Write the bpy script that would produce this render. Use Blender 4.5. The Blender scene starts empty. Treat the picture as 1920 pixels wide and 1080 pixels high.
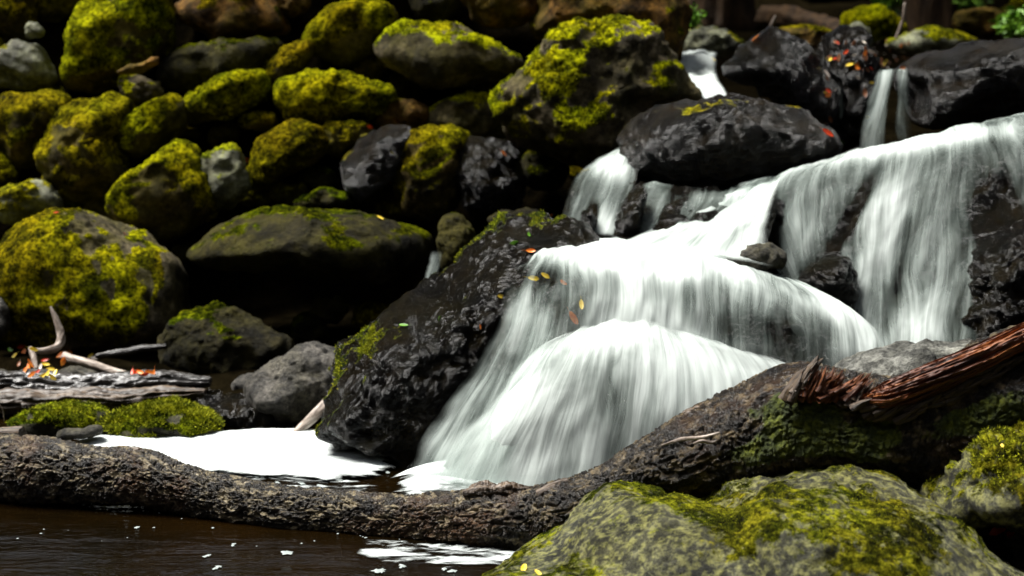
import bpy, math, random
import numpy as np
from mathutils import Vector, Matrix
from mathutils.bvhtree import BVHTree

SC = bpy.context.scene
COL = SC.collection
R = math.radians
# ------------------------------------------------------------------ camera
FPX = 50.0 / 36.0 * 1920.0
CAMZ, PITCH = 0.9, R(10)
cd = bpy.data.cameras.new("camera")
cam = bpy.data.objects.new("camera", cd)
COL.objects.link(cam)
cam.location = (0, 0, CAMZ)
cam.rotation_euler = (R(90) - PITCH, 0, 0)
cd.lens = 50
cd.sensor_width = 36
cd.clip_start = 0.05
cd.clip_end = 400
cd.dof.use_dof = True
cd.dof.focus_distance = 2.60
cd.dof.aperture_fstop = 4.0
SC.camera = cam
# ------------------------------------------------------------------ light
SUN_EL, SUN_AZ = R(63), R(-78)      # azimuth from +Y towards +X
w = bpy.data.worlds.new("World")
SC.world = w
w.use_nodes = True
nt = w.node_tree
nt.nodes.clear()
sky = nt.nodes.new("ShaderNodeTexSky")
sky.sky_type = 'NISHITA'
sky.sun_disc = False
sky.sun_elevation = SUN_EL
sky.sun_rotation = SUN_AZ
sky.dust_density = 4.0
sky.ozone_density = 0.4
bg = nt.nodes.new("ShaderNodeBackground")
bg.inputs[1].default_value = 0.05
wo = nt.nodes.new("ShaderNodeOutputWorld")
hs = nt.nodes.new("ShaderNodeHueSaturation")
hs.inputs['Saturation'].default_value = 0.45
nt.links.new(sky.outputs[0], hs.inputs['Color'])
nt.links.new(hs.outputs[0], bg.inputs[0])
nt.links.new(bg.outputs[0], wo.inputs[0])
sd = bpy.data.lights.new("sun", 'SUN')
sd.energy = 5.0
sd.angle = R(30)
sd.color = (1.0, 0.975, 0.93)
sun = bpy.data.objects.new("sun", sd)
COL.objects.link(sun)
sdir = Vector((math.sin(SUN_AZ) * math.cos(SUN_EL), math.cos(SUN_AZ) * math.cos(SUN_EL), math.sin(SUN_EL)))
sun.rotation_euler = sdir.to_track_quat('Z', 'Y').to_euler()
sun.location = sdir * 20
SC.view_settings.view_transform = 'Standard'
SC.view_settings.look = 'None'
SC.view_settings.gamma = 1
SC.view_settings.exposure = 1.35
SC.render.engine = 'CYCLES'
SC.cycles.transparent_max_bounces = 24
SC.cycles.max_bounces = 8
SC.cycles.use_denoising = True

# ------------------------------------------------------------------ maths
cR = np.array([1.0, 0, 0])
cF = np.array([0, math.cos(PITCH), -math.sin(PITCH)])
cU = np.array([0, math.sin(PITCH), math.cos(PITCH)])
cO = np.array([0, 0, CAMZ])


def ray(px, py):
    return cF + (px - 960) / FPX * cR - (py - 540) / FPX * cU


def P(px, py, Y):
    d = ray(px, py)
    return cO + d * (Y / d[1])


_rs = np.random.RandomState(7)
_perm = _rs.permutation(256)
_perm = np.concatenate([_perm, _perm, _perm])
_g = _rs.normal(size=(256, 3))
_g /= np.linalg.norm(_g, axis=1)[:, None]


def pn(p):
    """gradient noise, p (n,3) -> (n,) about -1..1"""
    p = np.asarray(p, float)
    i = np.floor(p).astype(int)
    f = p - i
    i &= 255
    u = f * f * f * (f * (f * 6 - 15) + 10)
    res = 0
    for dx in (0, 1):
        wx = u[:, 0] if dx else 1 - u[:, 0]
        for dy in (0, 1):
            wy = u[:, 1] if dy else 1 - u[:, 1]
            for dz in (0, 1):
                wz = u[:, 2] if dz else 1 - u[:, 2]
                h = _perm[_perm[_perm[i[:, 0] + dx] + i[:, 1] + dy] + i[:, 2] + dz]
                g = _g[h]
                d = g[:, 0] * (f[:, 0] - dx) + g[:, 1] * (f[:, 1] - dy) + g[:, 2] * (f[:, 2] - dz)
                res = res + wx * wy * wz * d
    return res * 1.6


def fbm(p, octs=4, gain=0.5, lac=2.07):
    p = np.asarray(p, float)
    r = 0
    a = 1.0
    for k in range(octs):
        r = r + a * pn(p + 17.3 * k)
        p = p * lac
        a *= gain
    return r


def ridged(p, octs=4, gain=0.5):
    r = 0
    a = 1.0
    for k in range(octs):
        r = r + a * (1 - 2 * np.abs(pn(p + 9.1 * k)))
        p = p * 2.1
        a *= gain
    return r


def sstep(a, b, x):
    t = np.clip((x - a) / (b - a), 0, 1)
    return t * t * (3 - 2 * t)


# ------------------------------------------------------------------ mesh helpers
def mesh_obj(name, V, Fc, mat, parent=None, loc=None, smooth=True, attrs=None, uv=None):
    V = np.asarray(V, float)
    if loc is None:
        loc = V.mean(axis=0)
    loc = np.asarray(loc, float)
    me = bpy.data.meshes.new(name)
    Vl = V - loc
    me.from_pydata(Vl.tolist(), [], Fc if isinstance(Fc, list) else Fc.tolist())
    me.update()
    if smooth:
        me.polygons.foreach_set('use_smooth', [True] * len(me.polygons))
    if attrs:
        for k, a in attrs.items():
            at = me.attributes.new(k, 'FLOAT', 'POINT')
            at.data.foreach_set('value', np.asarray(a, np.float32))
    if uv is not None:
        ul = me.uv_layers.new(name='flow')
        li = np.zeros(len(me.loops), int)
        me.loops.foreach_get('vertex_index', li)
        ul.data.foreach_set('uv', np.asarray(uv, np.float32)[li].ravel())
    me.materials.append(mat)
    o = bpy.data.objects.new(name, me)
    COL.objects.link(o)
    if parent is not None:
        o.parent = parent
        o.location = Vector(loc) - parent.location
    else:
        o.location = loc
    return o


def tag(o, label=None, cat=None, group=None, kind=None):
    if label: o['label'] = label
    if cat: o['category'] = cat
    if group: o['group'] = group
    if kind: o['kind'] = kind
    return o


def empty(name, loc):
    o = bpy.data.objects.new(name, None)
    o.location = loc
    o.empty_display_size = 0.05
    COL.objects.link(o)
    return o


def grid_faces(nu, nv, wrapu=False):
    a = np.arange(nu * nv).reshape(nv, nu)
    if wrapu:
        a = np.concatenate([a, a[:, :1]], axis=1)
    return np.stack([a[:-1, :-1], a[:-1, 1:], a[1:, 1:], a[1:, :-1]], axis=-1).reshape(-1, 4)


def grid_normals(G):
    du = np.gradient(G, axis=1)
    dv = np.gradient(G, axis=0)
    n = np.cross(du, dv)
    n /= np.linalg.norm(n, axis=2)[..., None] + 1e-12
    return n


def vnormals(V, Fc):
    V = np.asarray(V)
    Fc = np.asarray(Fc)
    fn = np.cross(V[Fc[:, 1]] - V[Fc[:, 0]], V[Fc[:, 2]] - V[Fc[:, 0]])
    n = np.zeros_like(V)
    for k in range(Fc.shape[1]):
        np.add.at(n, Fc[:, k], fn)
    return n / (np.linalg.norm(n, axis=1)[:, None] + 1e-12)


# ------------------------------------------------------------------ node helpers
class NT:
    def __init__(s, name):
        s.m = bpy.data.materials.new(name)
        s.m.use_nodes = True
        s.t = s.m.node_tree
        s.t.nodes.clear()
        s.out = s.t.nodes.new("ShaderNodeOutputMaterial")

    def n(s, kind, props=None, **ins):
        nd = s.t.nodes.new("ShaderNode" + kind)
        for k, v in (props or {}).items():
            setattr(nd, k, v)
        for k, v in ins.items():
            key = int(k[1:]) if k[0] == '_' and k[1:].isdigit() else k.replace('_', ' ')
            s.set(nd.inputs[key], v)
        return nd

    def set(s, sock, v):
        if isinstance(v, bpy.types.NodeSocket):
            s.t.links.new(v, sock)
        elif isinstance(v, bpy.types.Node):
            s.t.links.new(v.outputs[0], sock)
        else:
            sock.default_value = v

    def noise(s, vec, scale, detail=4, rough=0.55, dist=0.0):
        return s.n("TexNoise", None, Vector=vec, Scale=scale, Detail=detail, Roughness=rough, Distortion=dist).outputs[0]

    def ramp(s, fac, stops, interp='LINEAR'):
        nd = s.n("ValToRGB", None, Fac=fac)
        cr = nd.color_ramp
        cr.interpolation = interp
        while len(cr.elements) < len(stops):
            cr.elements.new(0.5)
        for e, (p, c) in zip(cr.elements, stops):
            e.position = p
            if not isinstance(c, (tuple, list)): c = (c, c, c)
            e.color = (c[0], c[1], c[2], 1)
        return nd.outputs[0]

    def mix(s, f, a, b, mode='MIX'):
        nd = s.t.nodes.new("ShaderNodeMix")
        nd.data_type = 'RGBA'
        nd.blend_type = mode
        s.set(nd.inputs[0], f)
        for k, v in ((6, a), (7, b)):
            if isinstance(v, tuple) and len(v) == 3: v = v + (1,)
            s.set(nd.inputs[k], v)
        return nd.outputs[2]

    def math(s, op, a, b=0.0, clamp=False):
        nd = s.t.nodes.new("ShaderNodeMath")
        nd.operation = op
        nd.use_clamp = clamp
        s.set(nd.inputs[0], a)
        s.set(nd.inputs[1], b)
        return nd.outputs[0]

    def bump(s, h, dist, strength=1.0, normal=None):
        nd = s.n("Bump", None, Height=h, Distance=dist, Strength=strength)
        if normal is not None: s.set(nd.inputs['Normal'], normal)
        return nd.outputs[0]

    def done(s, shader):
        s.t.links.new(shader.outputs[0] if isinstance(shader, bpy.types.Node) else shader, s.out.inputs[0])
        return s.m


def rock_mat(name, ca, cb, moss, rough=0.7, speck=0.5, bumpd=0.012, patch=None, fine=60, stretch=None, spec=0.25, algae=0.0, mscale=22, sharp=0.07, mamp=2.2, grain=0.6):
    s = NT(name)
    tc = s.n("TexCoord").outputs['Object']
    oi = s.n("ObjectInfo").outputs['Random']
    off = s.n("VectorMath", {'operation': 'ADD'}, _0=tc, _1=s.n("CombineXYZ", None, X=s.math('MULTIPLY', oi, 30.0), Y=s.math('MULTIPLY', oi, 13.0))).outputs[0]
    v = off
    if stretch:
        v = s.n("Mapping", None, Vector=off, Scale=stretch, Rotation=(0, R(20), 0)).outputs[0]
    n1 = s.noise(v, 13, 10, 0.76)
    col = s.ramp(n1, [(0.36, ca), (0.50, tuple((a + b) * 0.4 for a, b in zip(ca, cb))), (0.64, cb)])
    if algae:
        col = s.mix(s.ramp(s.noise(off, 5, 6, 0.6), [(0.42, 0.0), (0.58, algae)]), col, (0.085, 0.075, 0.006))
    n2 = s.noise(off, 60, 7, 0.8)
    col = s.mix(0.85, col, s.ramp(s.noise(off, 11, 7, 0.72), [(0.41, 0.22), (0.55, 1.0)]), 'MULTIPLY')
    col = s.mix(speck, col, s.ramp(n2, [(0.41, 0.08), (0.51, 0.7), (0.59, 1.0)]), 'MULTIPLY')
    if patch:
        pm = s.ramp(s.noise(off, patch[1], 8, 0.72), [(patch[2], 0.0), (patch[2] + 0.14, 0.5)])
        col = s.mix(pm, col, patch[0])
    att = s.n("Attribute", {'attribute_name': 'moss'}).outputs['Fac']
    ml, mm, mh = moss
    mn = s.noise(off, mscale, 9, 0.74)
    fac = s.math('ADD', att, s.math('MULTIPLY', s.math('SUBTRACT', mn, 0.5), mamp))
    fac = s.ramp(fac, [(0.5 - sharp, 0.0), (0.5 + sharp, 1.0)])
    mc = s.ramp(s.noise(off, 26, 9, 0.86), [(0.40, ml), (0.49, mm), (0.58, mh)])
    tone = s.noise(off, 4.5, 4, 0.5)
    mc = s.mix(s.ramp(tone, [(0.40, 0.0), (0.62, 0.85)]), mc, s.mix(1.0, mc, (0.85, 0.66, 0.9), 'MULTIPLY'))
    mc = s.mix(0.9, mc, s.ramp(s.noise(off, 12, 6, 0.7), [(0.40, (0.16, 0.20, 0.2)), (0.53, 1.0)]), 'MULTIPLY')
    mcf = s.ramp(s.noise(off, 95, 5, 0.75), [(0.41, 0.06), (0.50, 0.6), (0.58, 1.0)])
    mc = s.mix(0.9, mc, mcf, 'MULTIPLY')
    hue = s.n("HueSaturation", None, Hue=s.math('ADD', 0.49, s.math('MULTIPLY', oi, 0.022)), Value=s.math('ADD', 0.8, s.math('MULTIPLY', oi, 0.5)), Color=mc).outputs[0]
    col = s.mix(fac, col, hue)
    hb = s.math('ADD', s.noise(v, 24, 10, 0.72), s.math('MULTIPLY', s.noise(off, fine, 7, 0.75), grain))
    hm = s.math('ADD', s.noise(off, 95, 6, 0.8), s.math('MULTIPLY', mn, 1.2))
    b1 = s.bump(hb, bumpd, 1.0)
    b2 = s.bump(hm, 0.012, 1.0)
    nm = s.n("Mix", {'data_type': 'VECTOR'})
    s.set(nm.inputs[0], fac); s.set(nm.inputs[4], b1); s.set(nm.inputs[5], b2)
    nrm = nm.outputs[1]
    rr = s.math('ADD', s.math('MULTIPLY', s.noise(off, 30, 6, 0.7), rough * 0.6), rough * 0.7)
    rr = s.math('MAXIMUM', rr, s.math('MULTIPLY', fac, 0.85))
    sp = s.math('MULTIPLY', s.math('SUBTRACT', 1.0, s.math('MULTIPLY', fac, 0.9)), spec)
    b = s.n("BsdfPrincipled", None, Base_Color=col, Roughness=rr, Normal=nrm, Specular_IOR_Level=sp)
    return s.done(b)


MOSS_Y = ((0.03, 0.04, 0.001), (0.24, 0.25, 0.002), (0.54, 0.55, 0.004))
MOSS_O = ((0.02, 0.025, 0.001), (0.17, 0.15, 0.002), (0.42, 0.39, 0.005))
MOSS_G = ((0.010, 0.02, 0.001), (0.045, 0.06, 0.001), (0.17, 0.20, 0.003))
M = {}
M['bright'] = rock_mat('bright_moss_rock', (0.03, 0.025, 0.006), (0.26, 0.20, 0.06), MOSS_Y, 0.85, algae=0.85, spec=0.1)
M['olive'] = rock_mat('olive_rock', (0.02, 0.018, 0.004), (0.20, 0.14, 0.03), MOSS_O, 0.85, algae=0.85, spec=0.1)
M['brown'] = rock_mat('brown_rock', (0.025, 0.015, 0.004), (0.34, 0.17, 0.035), MOSS_O, 0.85, algae=0.6, spec=0.1)
M['pale'] = rock_mat('pale_top_rock', (0.06, 0.06, 0.025), (0.48, 0.50, 0.30), MOSS_Y, 0.5, spec=0.3, algae=0.4)
M['dark'] = rock_mat('dark_rock', (0.004, 0.004, 0.0015), (0.05, 0.042, 0.014), MOSS_G, 0.6, bumpd=0.018, algae=0.45, spec=0.07)
M['tan'] = rock_mat('tan_rock', (0.04, 0.035, 0.015), (0.30, 0.24, 0.14), MOSS_Y, 0.75, algae=0.6, spec=0.12, bumpd=0.016)
M['green'] = rock_mat('green_moss_rock', (0.03, 0.03, 0.02), (0.2, 0.19, 0.13), ((0.015, 0.025, 0.001), (0.09, 0.125, 0.003), (0.28, 0.34, 0.006)), 0.7, algae=0.4, spec=0.15)
M['palegrey'] = rock_mat('speckled_grey_rock', (0.06, 0.06, 0.052), (0.34, 0.34, 0.30), MOSS_G, 0.5, speck=0.8, algae=0.15, bumpd=0.016)
M['grey'] = rock_mat('grey_rock', (0.03, 0.028, 0.022), (0.22, 0.20, 0.17), MOSS_G, 0.6, speck=0.85, algae=0.3, bumpd=0.016)
M['wet'] = rock_mat('wet_black_rock', (0.0015, 0.0014, 0.0008), (0.016, 0.011, 0.005), MOSS_G, 0.09, bumpd=0.035, fine=80, spec=0.35, algae=0.05, grain=0.8)
M['wetdome'] = rock_mat('wet_dome_rock', (0.002, 0.0018, 0.0008), (0.022, 0.014, 0.004), MOSS_O, 0.14, bumpd=0.03, fine=60, stretch=(0.6, 1, 2.2), spec=0.42)
M['front'] = rock_mat('lichen_rock', (0.035, 0.038, 0.02), (0.21, 0.21, 0.14), ((0.012, 0.018, 0.001), (0.08, 0.09, 0.003), (0.28, 0.28, 0.012)), 0.55, speck=0.8,
                      patch=((0.36, 0.35, 0.10), 60, 0.48), fine=110, bumpd=0.016, mscale=42, algae=0.4, mamp=4.2, sharp=0.2)


def simple_mat(name, ca, cb, rough=0.8, scale=20, bumpd=0.005, stretch=None, spec=0.3):
    s = NT(name)
    tc = s.n("TexCoord").outputs['Object']
    if stretch: tc = s.n("Mapping", None, Vector=tc, Scale=stretch).outputs[0]
    nz = s.noise(tc, scale, 8, 0.65)
    col = s.ramp(nz, [(0.35, ca), (0.65, cb)])
    b = s.n("BsdfPrincipled", None, Base_Color=col, Roughness=rough, Specular_IOR_Level=spec, Normal=s.bump(nz, bumpd))
    return s.done(b)


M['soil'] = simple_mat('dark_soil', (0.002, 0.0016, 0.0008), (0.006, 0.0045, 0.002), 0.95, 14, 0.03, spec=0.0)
M['moss_blade'] = simple_mat('moss_blades', (0.06, 0.08, 0.004), (0.34, 0.34, 0.012), 0.8, 40, 0.0, spec=0.1)


def leaf_mat(name, c, c2):
    s = NT(name)
    tc = s.n("TexCoord").outputs['Object']
    col = s.ramp(s.noise(tc, 90, 4), [(0.35, c), (0.65, c2)])
    b = s.n("BsdfPrincipled", None, Base_Color=col, Roughness=0.4, Specular_IOR_Level=0.5)
    t = s.n("BsdfTranslucent", None, Color=col)
    return s.done(s.n("MixShader", None, _0=0.25, _1=b, _2=t))


LEAF = {
    'red': leaf_mat('leaf_red', (0.45, 0.02, 0.005), (0.75, 0.08, 0.01)),
    'orange': leaf_mat('leaf_orange', (0.70, 0.13, 0.01), (0.85, 0.28, 0.03)),
    'yellow': leaf_mat('leaf_yellow', (0.75, 0.48, 0.02), (0.85, 0.66, 0.08)),
    'green': leaf_mat('leaf_green', (0.04, 0.14, 0.006), (0.12, 0.28, 0.012)),
    'pale': leaf_mat('leaf_pale', (0.55, 0.45, 0.35), (0.75, 0.68, 0.6)),
    'brown': leaf_mat('leaf_brown', (0.12, 0.035, 0.01), (0.28, 0.10, 0.03)),
}

# ------------------------------------------------------------------ water materials


def fall_mat(name, tint=(0.70, 0.765, 0.73)):
    s = NT(name)
    uv = s.n("UVMap").outputs[0]

    def st(a, b, det, r=0.6, dist=0.0):
        return s.noise(s.n("Mapping", None, Vector=uv, Scale=(a, b, 1)).outputs[0], 1.0, det, r, dist)
    f1 = st(75, 2.0, 5, 0.68, 0.5)
    f2 = st(20, 1.6, 4, 0.6, 0.6)
    f3 = st(260, 7.0, 3, 0.7)
    f4 = st(6, 4.0, 4, 0.6, 0.8)
    f = s.math('ADD', s.math('MULTIPLY', f1, 0.26), s.math('ADD', s.math('MULTIPLY', f2, 0.30), s.math('MULTIPLY', f3, 0.14)))
    f = s.math('ADD', f, s.math('MULTIPLY', f4, 0.30))
    dens = s.n("Attribute", {'attribute_name': 'dens'}).outputs['Fac']
    v = s.math('ADD', f, s.math('SUBTRACT', s.math('MULTIPLY', dens, 0.62), 0.31))
    a = s.ramp(v, [(0.36, 0.0), (0.46, 0.20), (0.57, 0.52), (0.72, 0.95)])
    a = s.math('MULTIPLY', a, s.n("Attribute", {'attribute_name': 'edge'}).outputs['Fac'])
    col = s.mix(s.ramp(v, [(0.42, 0.0), (0.70, 1.0)]), (tint[0] * 0.55, tint[1] * 0.61, tint[2] * 0.58), tint)
    d = s.n("BsdfDiffuse", None, Color=col, Normal=s.bump(f, 0.006, 0.5))
    t = s.n("BsdfTranslucent", None, Color=col)
    m1 = s.n("MixShader", None, _0=0.42, _1=d, _2=t)
    tr = s.n("BsdfTransparent")
    return s.done(s.n("MixShader", None, _0=a, _1=tr, _2=m1))


M['fall'] = fall_mat('silky_water')
M['foam'] = None


def pool_mat():
    s = NT('pool_water')
    tc = s.n("TexCoord").outputs['Object']
    a = s.noise(s.n("Mapping", None, Vector=tc, Scale=(5, 16, 1), Rotation=(0, 0, R(-6))).outputs[0], 1.2, 4, 0.55, 0.4)
    b_ = s.noise(s.n("Mapping", None, Vector=tc, Scale=(14, 60, 1), Rotation=(0, 0, R(-8))).outputs[0], 1.2, 3, 0.55, 0.4)
    h = s.math('ADD', a, s.math('MULTIPLY', b_, 0.25))
    col = s.ramp(s.noise(tc, 2.2, 4), [(0.3, (0.001, 0.001, 0.0004)), (0.7, (0.006, 0.0028, 0.0005))])
    b = s.n("BsdfPrincipled", None, Base_Color=col, Roughness=0.10, IOR=1.33, Specular_IOR_Level=0.5, Normal=s.bump(h, 0.012, 0.6))
    return s.done(b)


M['pool'] = pool_mat()

# ------------------------------------------------------------------ rocks
_ico = {}


def ico(sub):
    if sub not in _ico:
        import bmesh
        bm = bmesh.new()
        bmesh.ops.create_icosphere(bm, subdivisions=sub, radius=1)
        V = np.array([v.co[:] for v in bm.verts])
        Fc = np.array([[v.index for v in f.verts] for f in bm.faces])
        bm.free()
        _ico[sub] = (V, Fc)
    return _ico[sub]


def cr_closed(pts, n=12):
    pts = np.asarray(pts, float)
    out = []
    N_ = len(pts)
    for i in range(N_):
        p0, p1, p2, p3 = pts[i - 1], pts[i], pts[(i + 1) % N_], pts[(i + 2) % N_]
        for t in np.linspace(0, 1, n, endpoint=False):
            out.append(0.5 * ((2 * p1) + (-p0 + p2) * t + (2 * p0 - 5 * p1 + 4 * p2 - p3) * t * t + (-p0 + 3 * p1 - 3 * p2 + p3) * t ** 3))
    return np.array(out)


BVS = []           # surfaces of what has been built, to rest small things on
ROCKS = {}


def blob(name, pts, Y, mat, T=None, moss=0.5, mossh=0.006, sub=5, seed=0, rough=0.02, cuts=9, cutd=0.74, boxy=0.8, aniso=None, tri=None, parent=None, bv=True, mossdir=(0, 0, 1), fineamp=1.0, tilt=0.0, micro=None, mossw=(0.55, 0.55), grow=1.0):
    """A closed stone: its outline as seen from the stream, its own depth Y and half thickness T in metres."""
    rs = np.random.RandomState(seed + 11)
    pts = np.asarray(pts, float)
    c = (pts.min(0) + pts.max(0)) / 2
    area_c = pts.mean(0)
    c = 0.5 * c + 0.5 * area_c
    pts = c + (pts - c) * grow
    C = P(c[0], c[1], Y)
    ax = (C - cO) @ cF
    k = ax / FPX
    o = cr_closed(pts) - c
    o[:, 1] *= -1
    th = np.arctan2(o[:, 1], o[:, 0])
    rad = np.hypot(o[:, 0], o[:, 1]) * k
    idx = np.argsort(th)
    th, rad = th[idx], rad[idx]
    th3 = np.concatenate([th - 2 * np.pi, th, th + 2 * np.pi])
    rad3 = np.concatenate([rad] * 3)
    W = (pts.max(0) - pts.min(0)) * k
    if T is None: T = 0.42 * math.sqrt(W[0] * W[1])
    V, Fc = ico(sub)
    q = V.copy()
    # flattened faces
    for _ in range(cuts):
        n = rs.normal(size=3)
        n[1] = -abs(n[1]) - 0.25 if rs.rand() < 0.75 else n[1]
        n /= np.linalg.norm(n)
        d = cutd + rs.rand() * 0.15
        e = q @ n - d
        q = q - n * (np.maximum(e, 0) * 0.92)[:, None]
    tq = np.arctan2(q[:, 2], q[:, 0])
    rq = np.hypot(q[:, 0], q[:, 2])
    rho = np.interp(tq, th3, rad3)
    rr = np.clip(rq, 0, 1) ** boxy
    yy = np.sign(q[:, 1]) * np.abs(q[:, 1]) ** 0.85 * T
    X = (rr * rho * np.cos(tq))[:, None] * cR + (rr * rho * np.sin(tq))[:, None] * cU + yy[:, None] * cF
    size = math.sqrt(W[0] * W[1])
    n = vnormals(X, Fc)
    s0 = rs.rand(3) * 50
    base = fbm(X / size * 2.2 + s0, 3) * size * 0.05
    mid = (fbm((X if aniso is None else X * np.array(aniso)) * 22 + s0, 4) * 0.5 + ridged(X * 12 + s0, 3) * 0.35) * rough * 0.5 * fineamp
    X = X + n * (base + mid)[:, None]
    X = X + ((X @ cU) * tilt)[:, None] * cF
    n = vnormals(X, Fc)
    if micro is None: micro = 0.0030 if mat in ('wet', 'wetdome') else 0.0022
    if sub >= 5:
        mf = 60 if sub == 5 else 85
        calm = 0.25 + 0.9 * sstep(-0.25, 0.45, fbm(X * 7 + s0 + 9, 3))
        X = X + n * (calm * (fbm(X * mf + s0, 5, 0.62) * micro + ridged(X * mf * 0.3 + s0, 4, 0.6) * micro * 0.9))[:, None]
        n = vnormals(X, Fc)
    md = np.array(mossdir, float)
    md /= np.linalg.norm(md)
    up = n @ md
    nm = fbm(X * 6 + s0, 4)
    mval = up * mossw[0] + nm * mossw[1] + (moss - 0.5) * 1.7
    ms = sstep(-0.05, 0.5, mval)
    if mossh:
        cl = fbm(X * 55 + s0, 4) * 0.6 + 0.5
        X = X + n * (ms * mossh * (0.5 + np.clip(cl, 0, 1.5)))[:, None]
    ob = mesh_obj(name, X + C, Fc, M[mat] if isinstance(mat, str) else mat, loc=C, attrs={'moss': ms}, parent=parent)
    if bv: BVS.append((BVHTree.FromPolygons((X + C).tolist(), Fc.tolist()), ob))
    return ob, X + C, Fc, ms, n


def moss_tufts(ob, X, Fc, ms, n, count, length=0.006, seed=1, thr=0.55):
    rs = np.random.RandomState(seed)
    c = X[Fc].mean(1)
    m = ms[Fc].mean(1)
    fn = n[Fc].mean(1)
    cand = np.where((m > thr) & (fn @ cF < 0.35))[0]
    if len(cand) == 0: return
    f = rs.choice(cand, count)
    w_ = rs.dirichlet((1, 1, 1), count)
    p = (X[Fc[f]] * w_[:, :, None]).sum(1)
    keep = fbm(p * 60, 2) > -0.25
    f, p = f[keep], p[keep]
    cnt = len(p)
    d = fn[f] + rs.normal(size=(cnt, 3)) * 0.55 + np.array([0, 0, 0.25])
    d /= np.linalg.norm(d, axis=1)[:, None]
    s = np.cross(d, rs.normal(size=(cnt, 3)))
    s /= np.linalg.norm(s, axis=1)[:, None]
    L = length * (0.4 + rs.rand(cnt))[:, None]
    wd = L * 0.17
    p = p - fn[f] * 0.001
    V = np.stack([p - s * wd, p + s * wd, p + d * L], 1).reshape(-1, 3)
    Fq = np.arange(len(V)).reshape(-1, 3)
    mesh_obj('moss', V, Fq, M['moss_blade'], parent=ob, smooth=False, loc=np.array(ob.location))['kind'] = 'stuff'


def wall(py):
    return 4.05 + (600 - py) / 600 * 0.8


WG = 'mossy boulders of the bank'
SEED = [0]
ALLR = []


def rock(pts, Y, mat, label, moss=0.5, name='boulder', cat='boulder', group=None, **kw):
    if mat in ('bright', 'olive') and group: moss += 0.10
    SEED[0] += 1
    ys = [p[1] for p in pts]
    if Y is None:
        Y = wall((min(ys) + max(ys)) / 2)
    elif isinstance(Y, str):
        Y = wall((min(ys) + max(ys)) / 2) + float(Y)
    r = blob(name, pts, Y, mat, moss=moss, seed=SEED[0], **kw)
    tag(r[0], label, cat, group)
    ALLR.append(r)
    return r

# ------------------------------------------------------------------ ground and pool


def ground_h(x, y):
    wl = 1.16 * (y - 0.12 - 4.05) + 0.09
    left = np.where(y < 3.15, -0.14, np.where(y < 3.4, -0.14 + (y - 3.15) * 0.64, 0.02 + (y - 3.4) * 0.05))
    wl = wl - 0.55 * np.exp(-((x + 0.62) / 0.42) ** 4) * (1 - sstep(4.45, 4.75, y))
    left = np.maximum(left, np.minimum(wl, 1.12 + 0.12 * (y - 5)))
    right = np.where(y < 2.9, -0.16, np.where(y < 4.0, -0.16 + (y - 2.9) * 0.62, 0.53 + (y - 4.0) * 0.07))
    t = sstep(0.10, 0.75, x + (y - 4.2) * 0.05)
    h = left * (1 - t) + right * t
    far = sstep(9, 40, y) * 5 + sstep(30, 90, y) * 5
    side = np.clip(np.abs(x) - 3.2, 0, 60) * 0.75  # added side banks, raised to block low sky light
    back = np.clip(-y - 1.5, 0, 60) * 0.6  # added unseen bank behind the camera, also blocks low sky light
    return h + far + np.minimum(side, 22) + np.minimum(back, 18)


def build_ground():
    n = 420
    t = np.linspace(-1, 1, n)
    xs = np.sinh(t * 5.2) / math.sinh(5.2) * 90
    ys = 3.8 + np.sinh(t * 5.2) / math.sinh(5.2) * 90
    X, Y = np.meshgrid(xs, ys)
    Z = ground_h(X, Y)
    pts = np.stack([X.ravel(), Y.ravel(), np.zeros(X.size)], 1)
    Z = Z + (fbm(pts * 7, 4) * 0.018).reshape(X.shape) * np.clip(1, 0, 1) + (fbm(pts * 0.35, 3) * 0.4).reshape(X.shape) * sstep(7, 20, np.abs(Y) + np.abs(X))
    V = np.stack([X.ravel(), Y.ravel(), Z.ravel()], 1)
    Fq = grid_faces(n, n)
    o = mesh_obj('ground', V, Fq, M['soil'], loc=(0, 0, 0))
    tag(o, kind='structure')
    BVS.append((BVHTree.FromPolygons(V.tolist(), Fq.tolist()), o))


build_ground()


def build_pool():
    nx, ny = 80, 80
    xs = np.linspace(-3.4, 3.4, nx)
    ys = np.linspace(-1.6, 3.75, ny)
    X, Y = np.meshgrid(xs, ys)
    V = np.stack([X.ravel(), Y.ravel(), 0 * X.ravel()], 1)
    o = mesh_obj('water', V, grid_faces(nx, ny), M['pool'], loc=(0, 0, 0))
    tag(o, kind='structure')


build_pool()

# ------------------------------------------------------------------ boulders of the bank
rk = rock
rk([(0, -30), (60, -35), (62, 10), (55, 60), (20, 78), (-40, 70)], None, 'olive', 'dark mossy boulder filling the top left corner of the bank', 0.5, group=WG)
rk([(62, -45), (175, -45), (172, 0), (120, 30), (80, 38), (62, 15)], '0.05', 'olive', 'dark olive stone cut by the top edge beside the tall mossy boulder', 0.55, group=WG)
rk([(49, 50), (62, 44), (75, 47), (82, 60), (70, 70), (52, 66)], '-0.10', 'pale', 'tiny pale rounded stone wedged above the white-topped boulder', 0.0, sub=4, group=WG)
rk([(-15, 105), (20, 85), (45, 77), (75, 90), (90, 115), (100, 150), (60, 165), (0, 158), (-25, 130)], None, 'pale', 'boulder with a shiny white top and green flank at the left edge', 0.28, group=WG)
rk([(113, 150), (123, 110), (142, 45), (172, 0), (230, -25), (305, -20), (318, 40), (305, 100), (262, 133), (220, 160), (150, 178), (118, 172)], '-0.03', 'bright', 'tall steep green mossy boulder near the top left', 0.62, mossh=0.008, group=WG)
rk([(338, 10), (380, -25), (480, -25), (535, 20), (555, 62), (500, 70), (420, 95), (375, 62), (340, 40)], '0.03', 'brown', 'large brown and green boulder cut by the top edge over a dark hollow', 0.40, group=WG)
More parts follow.
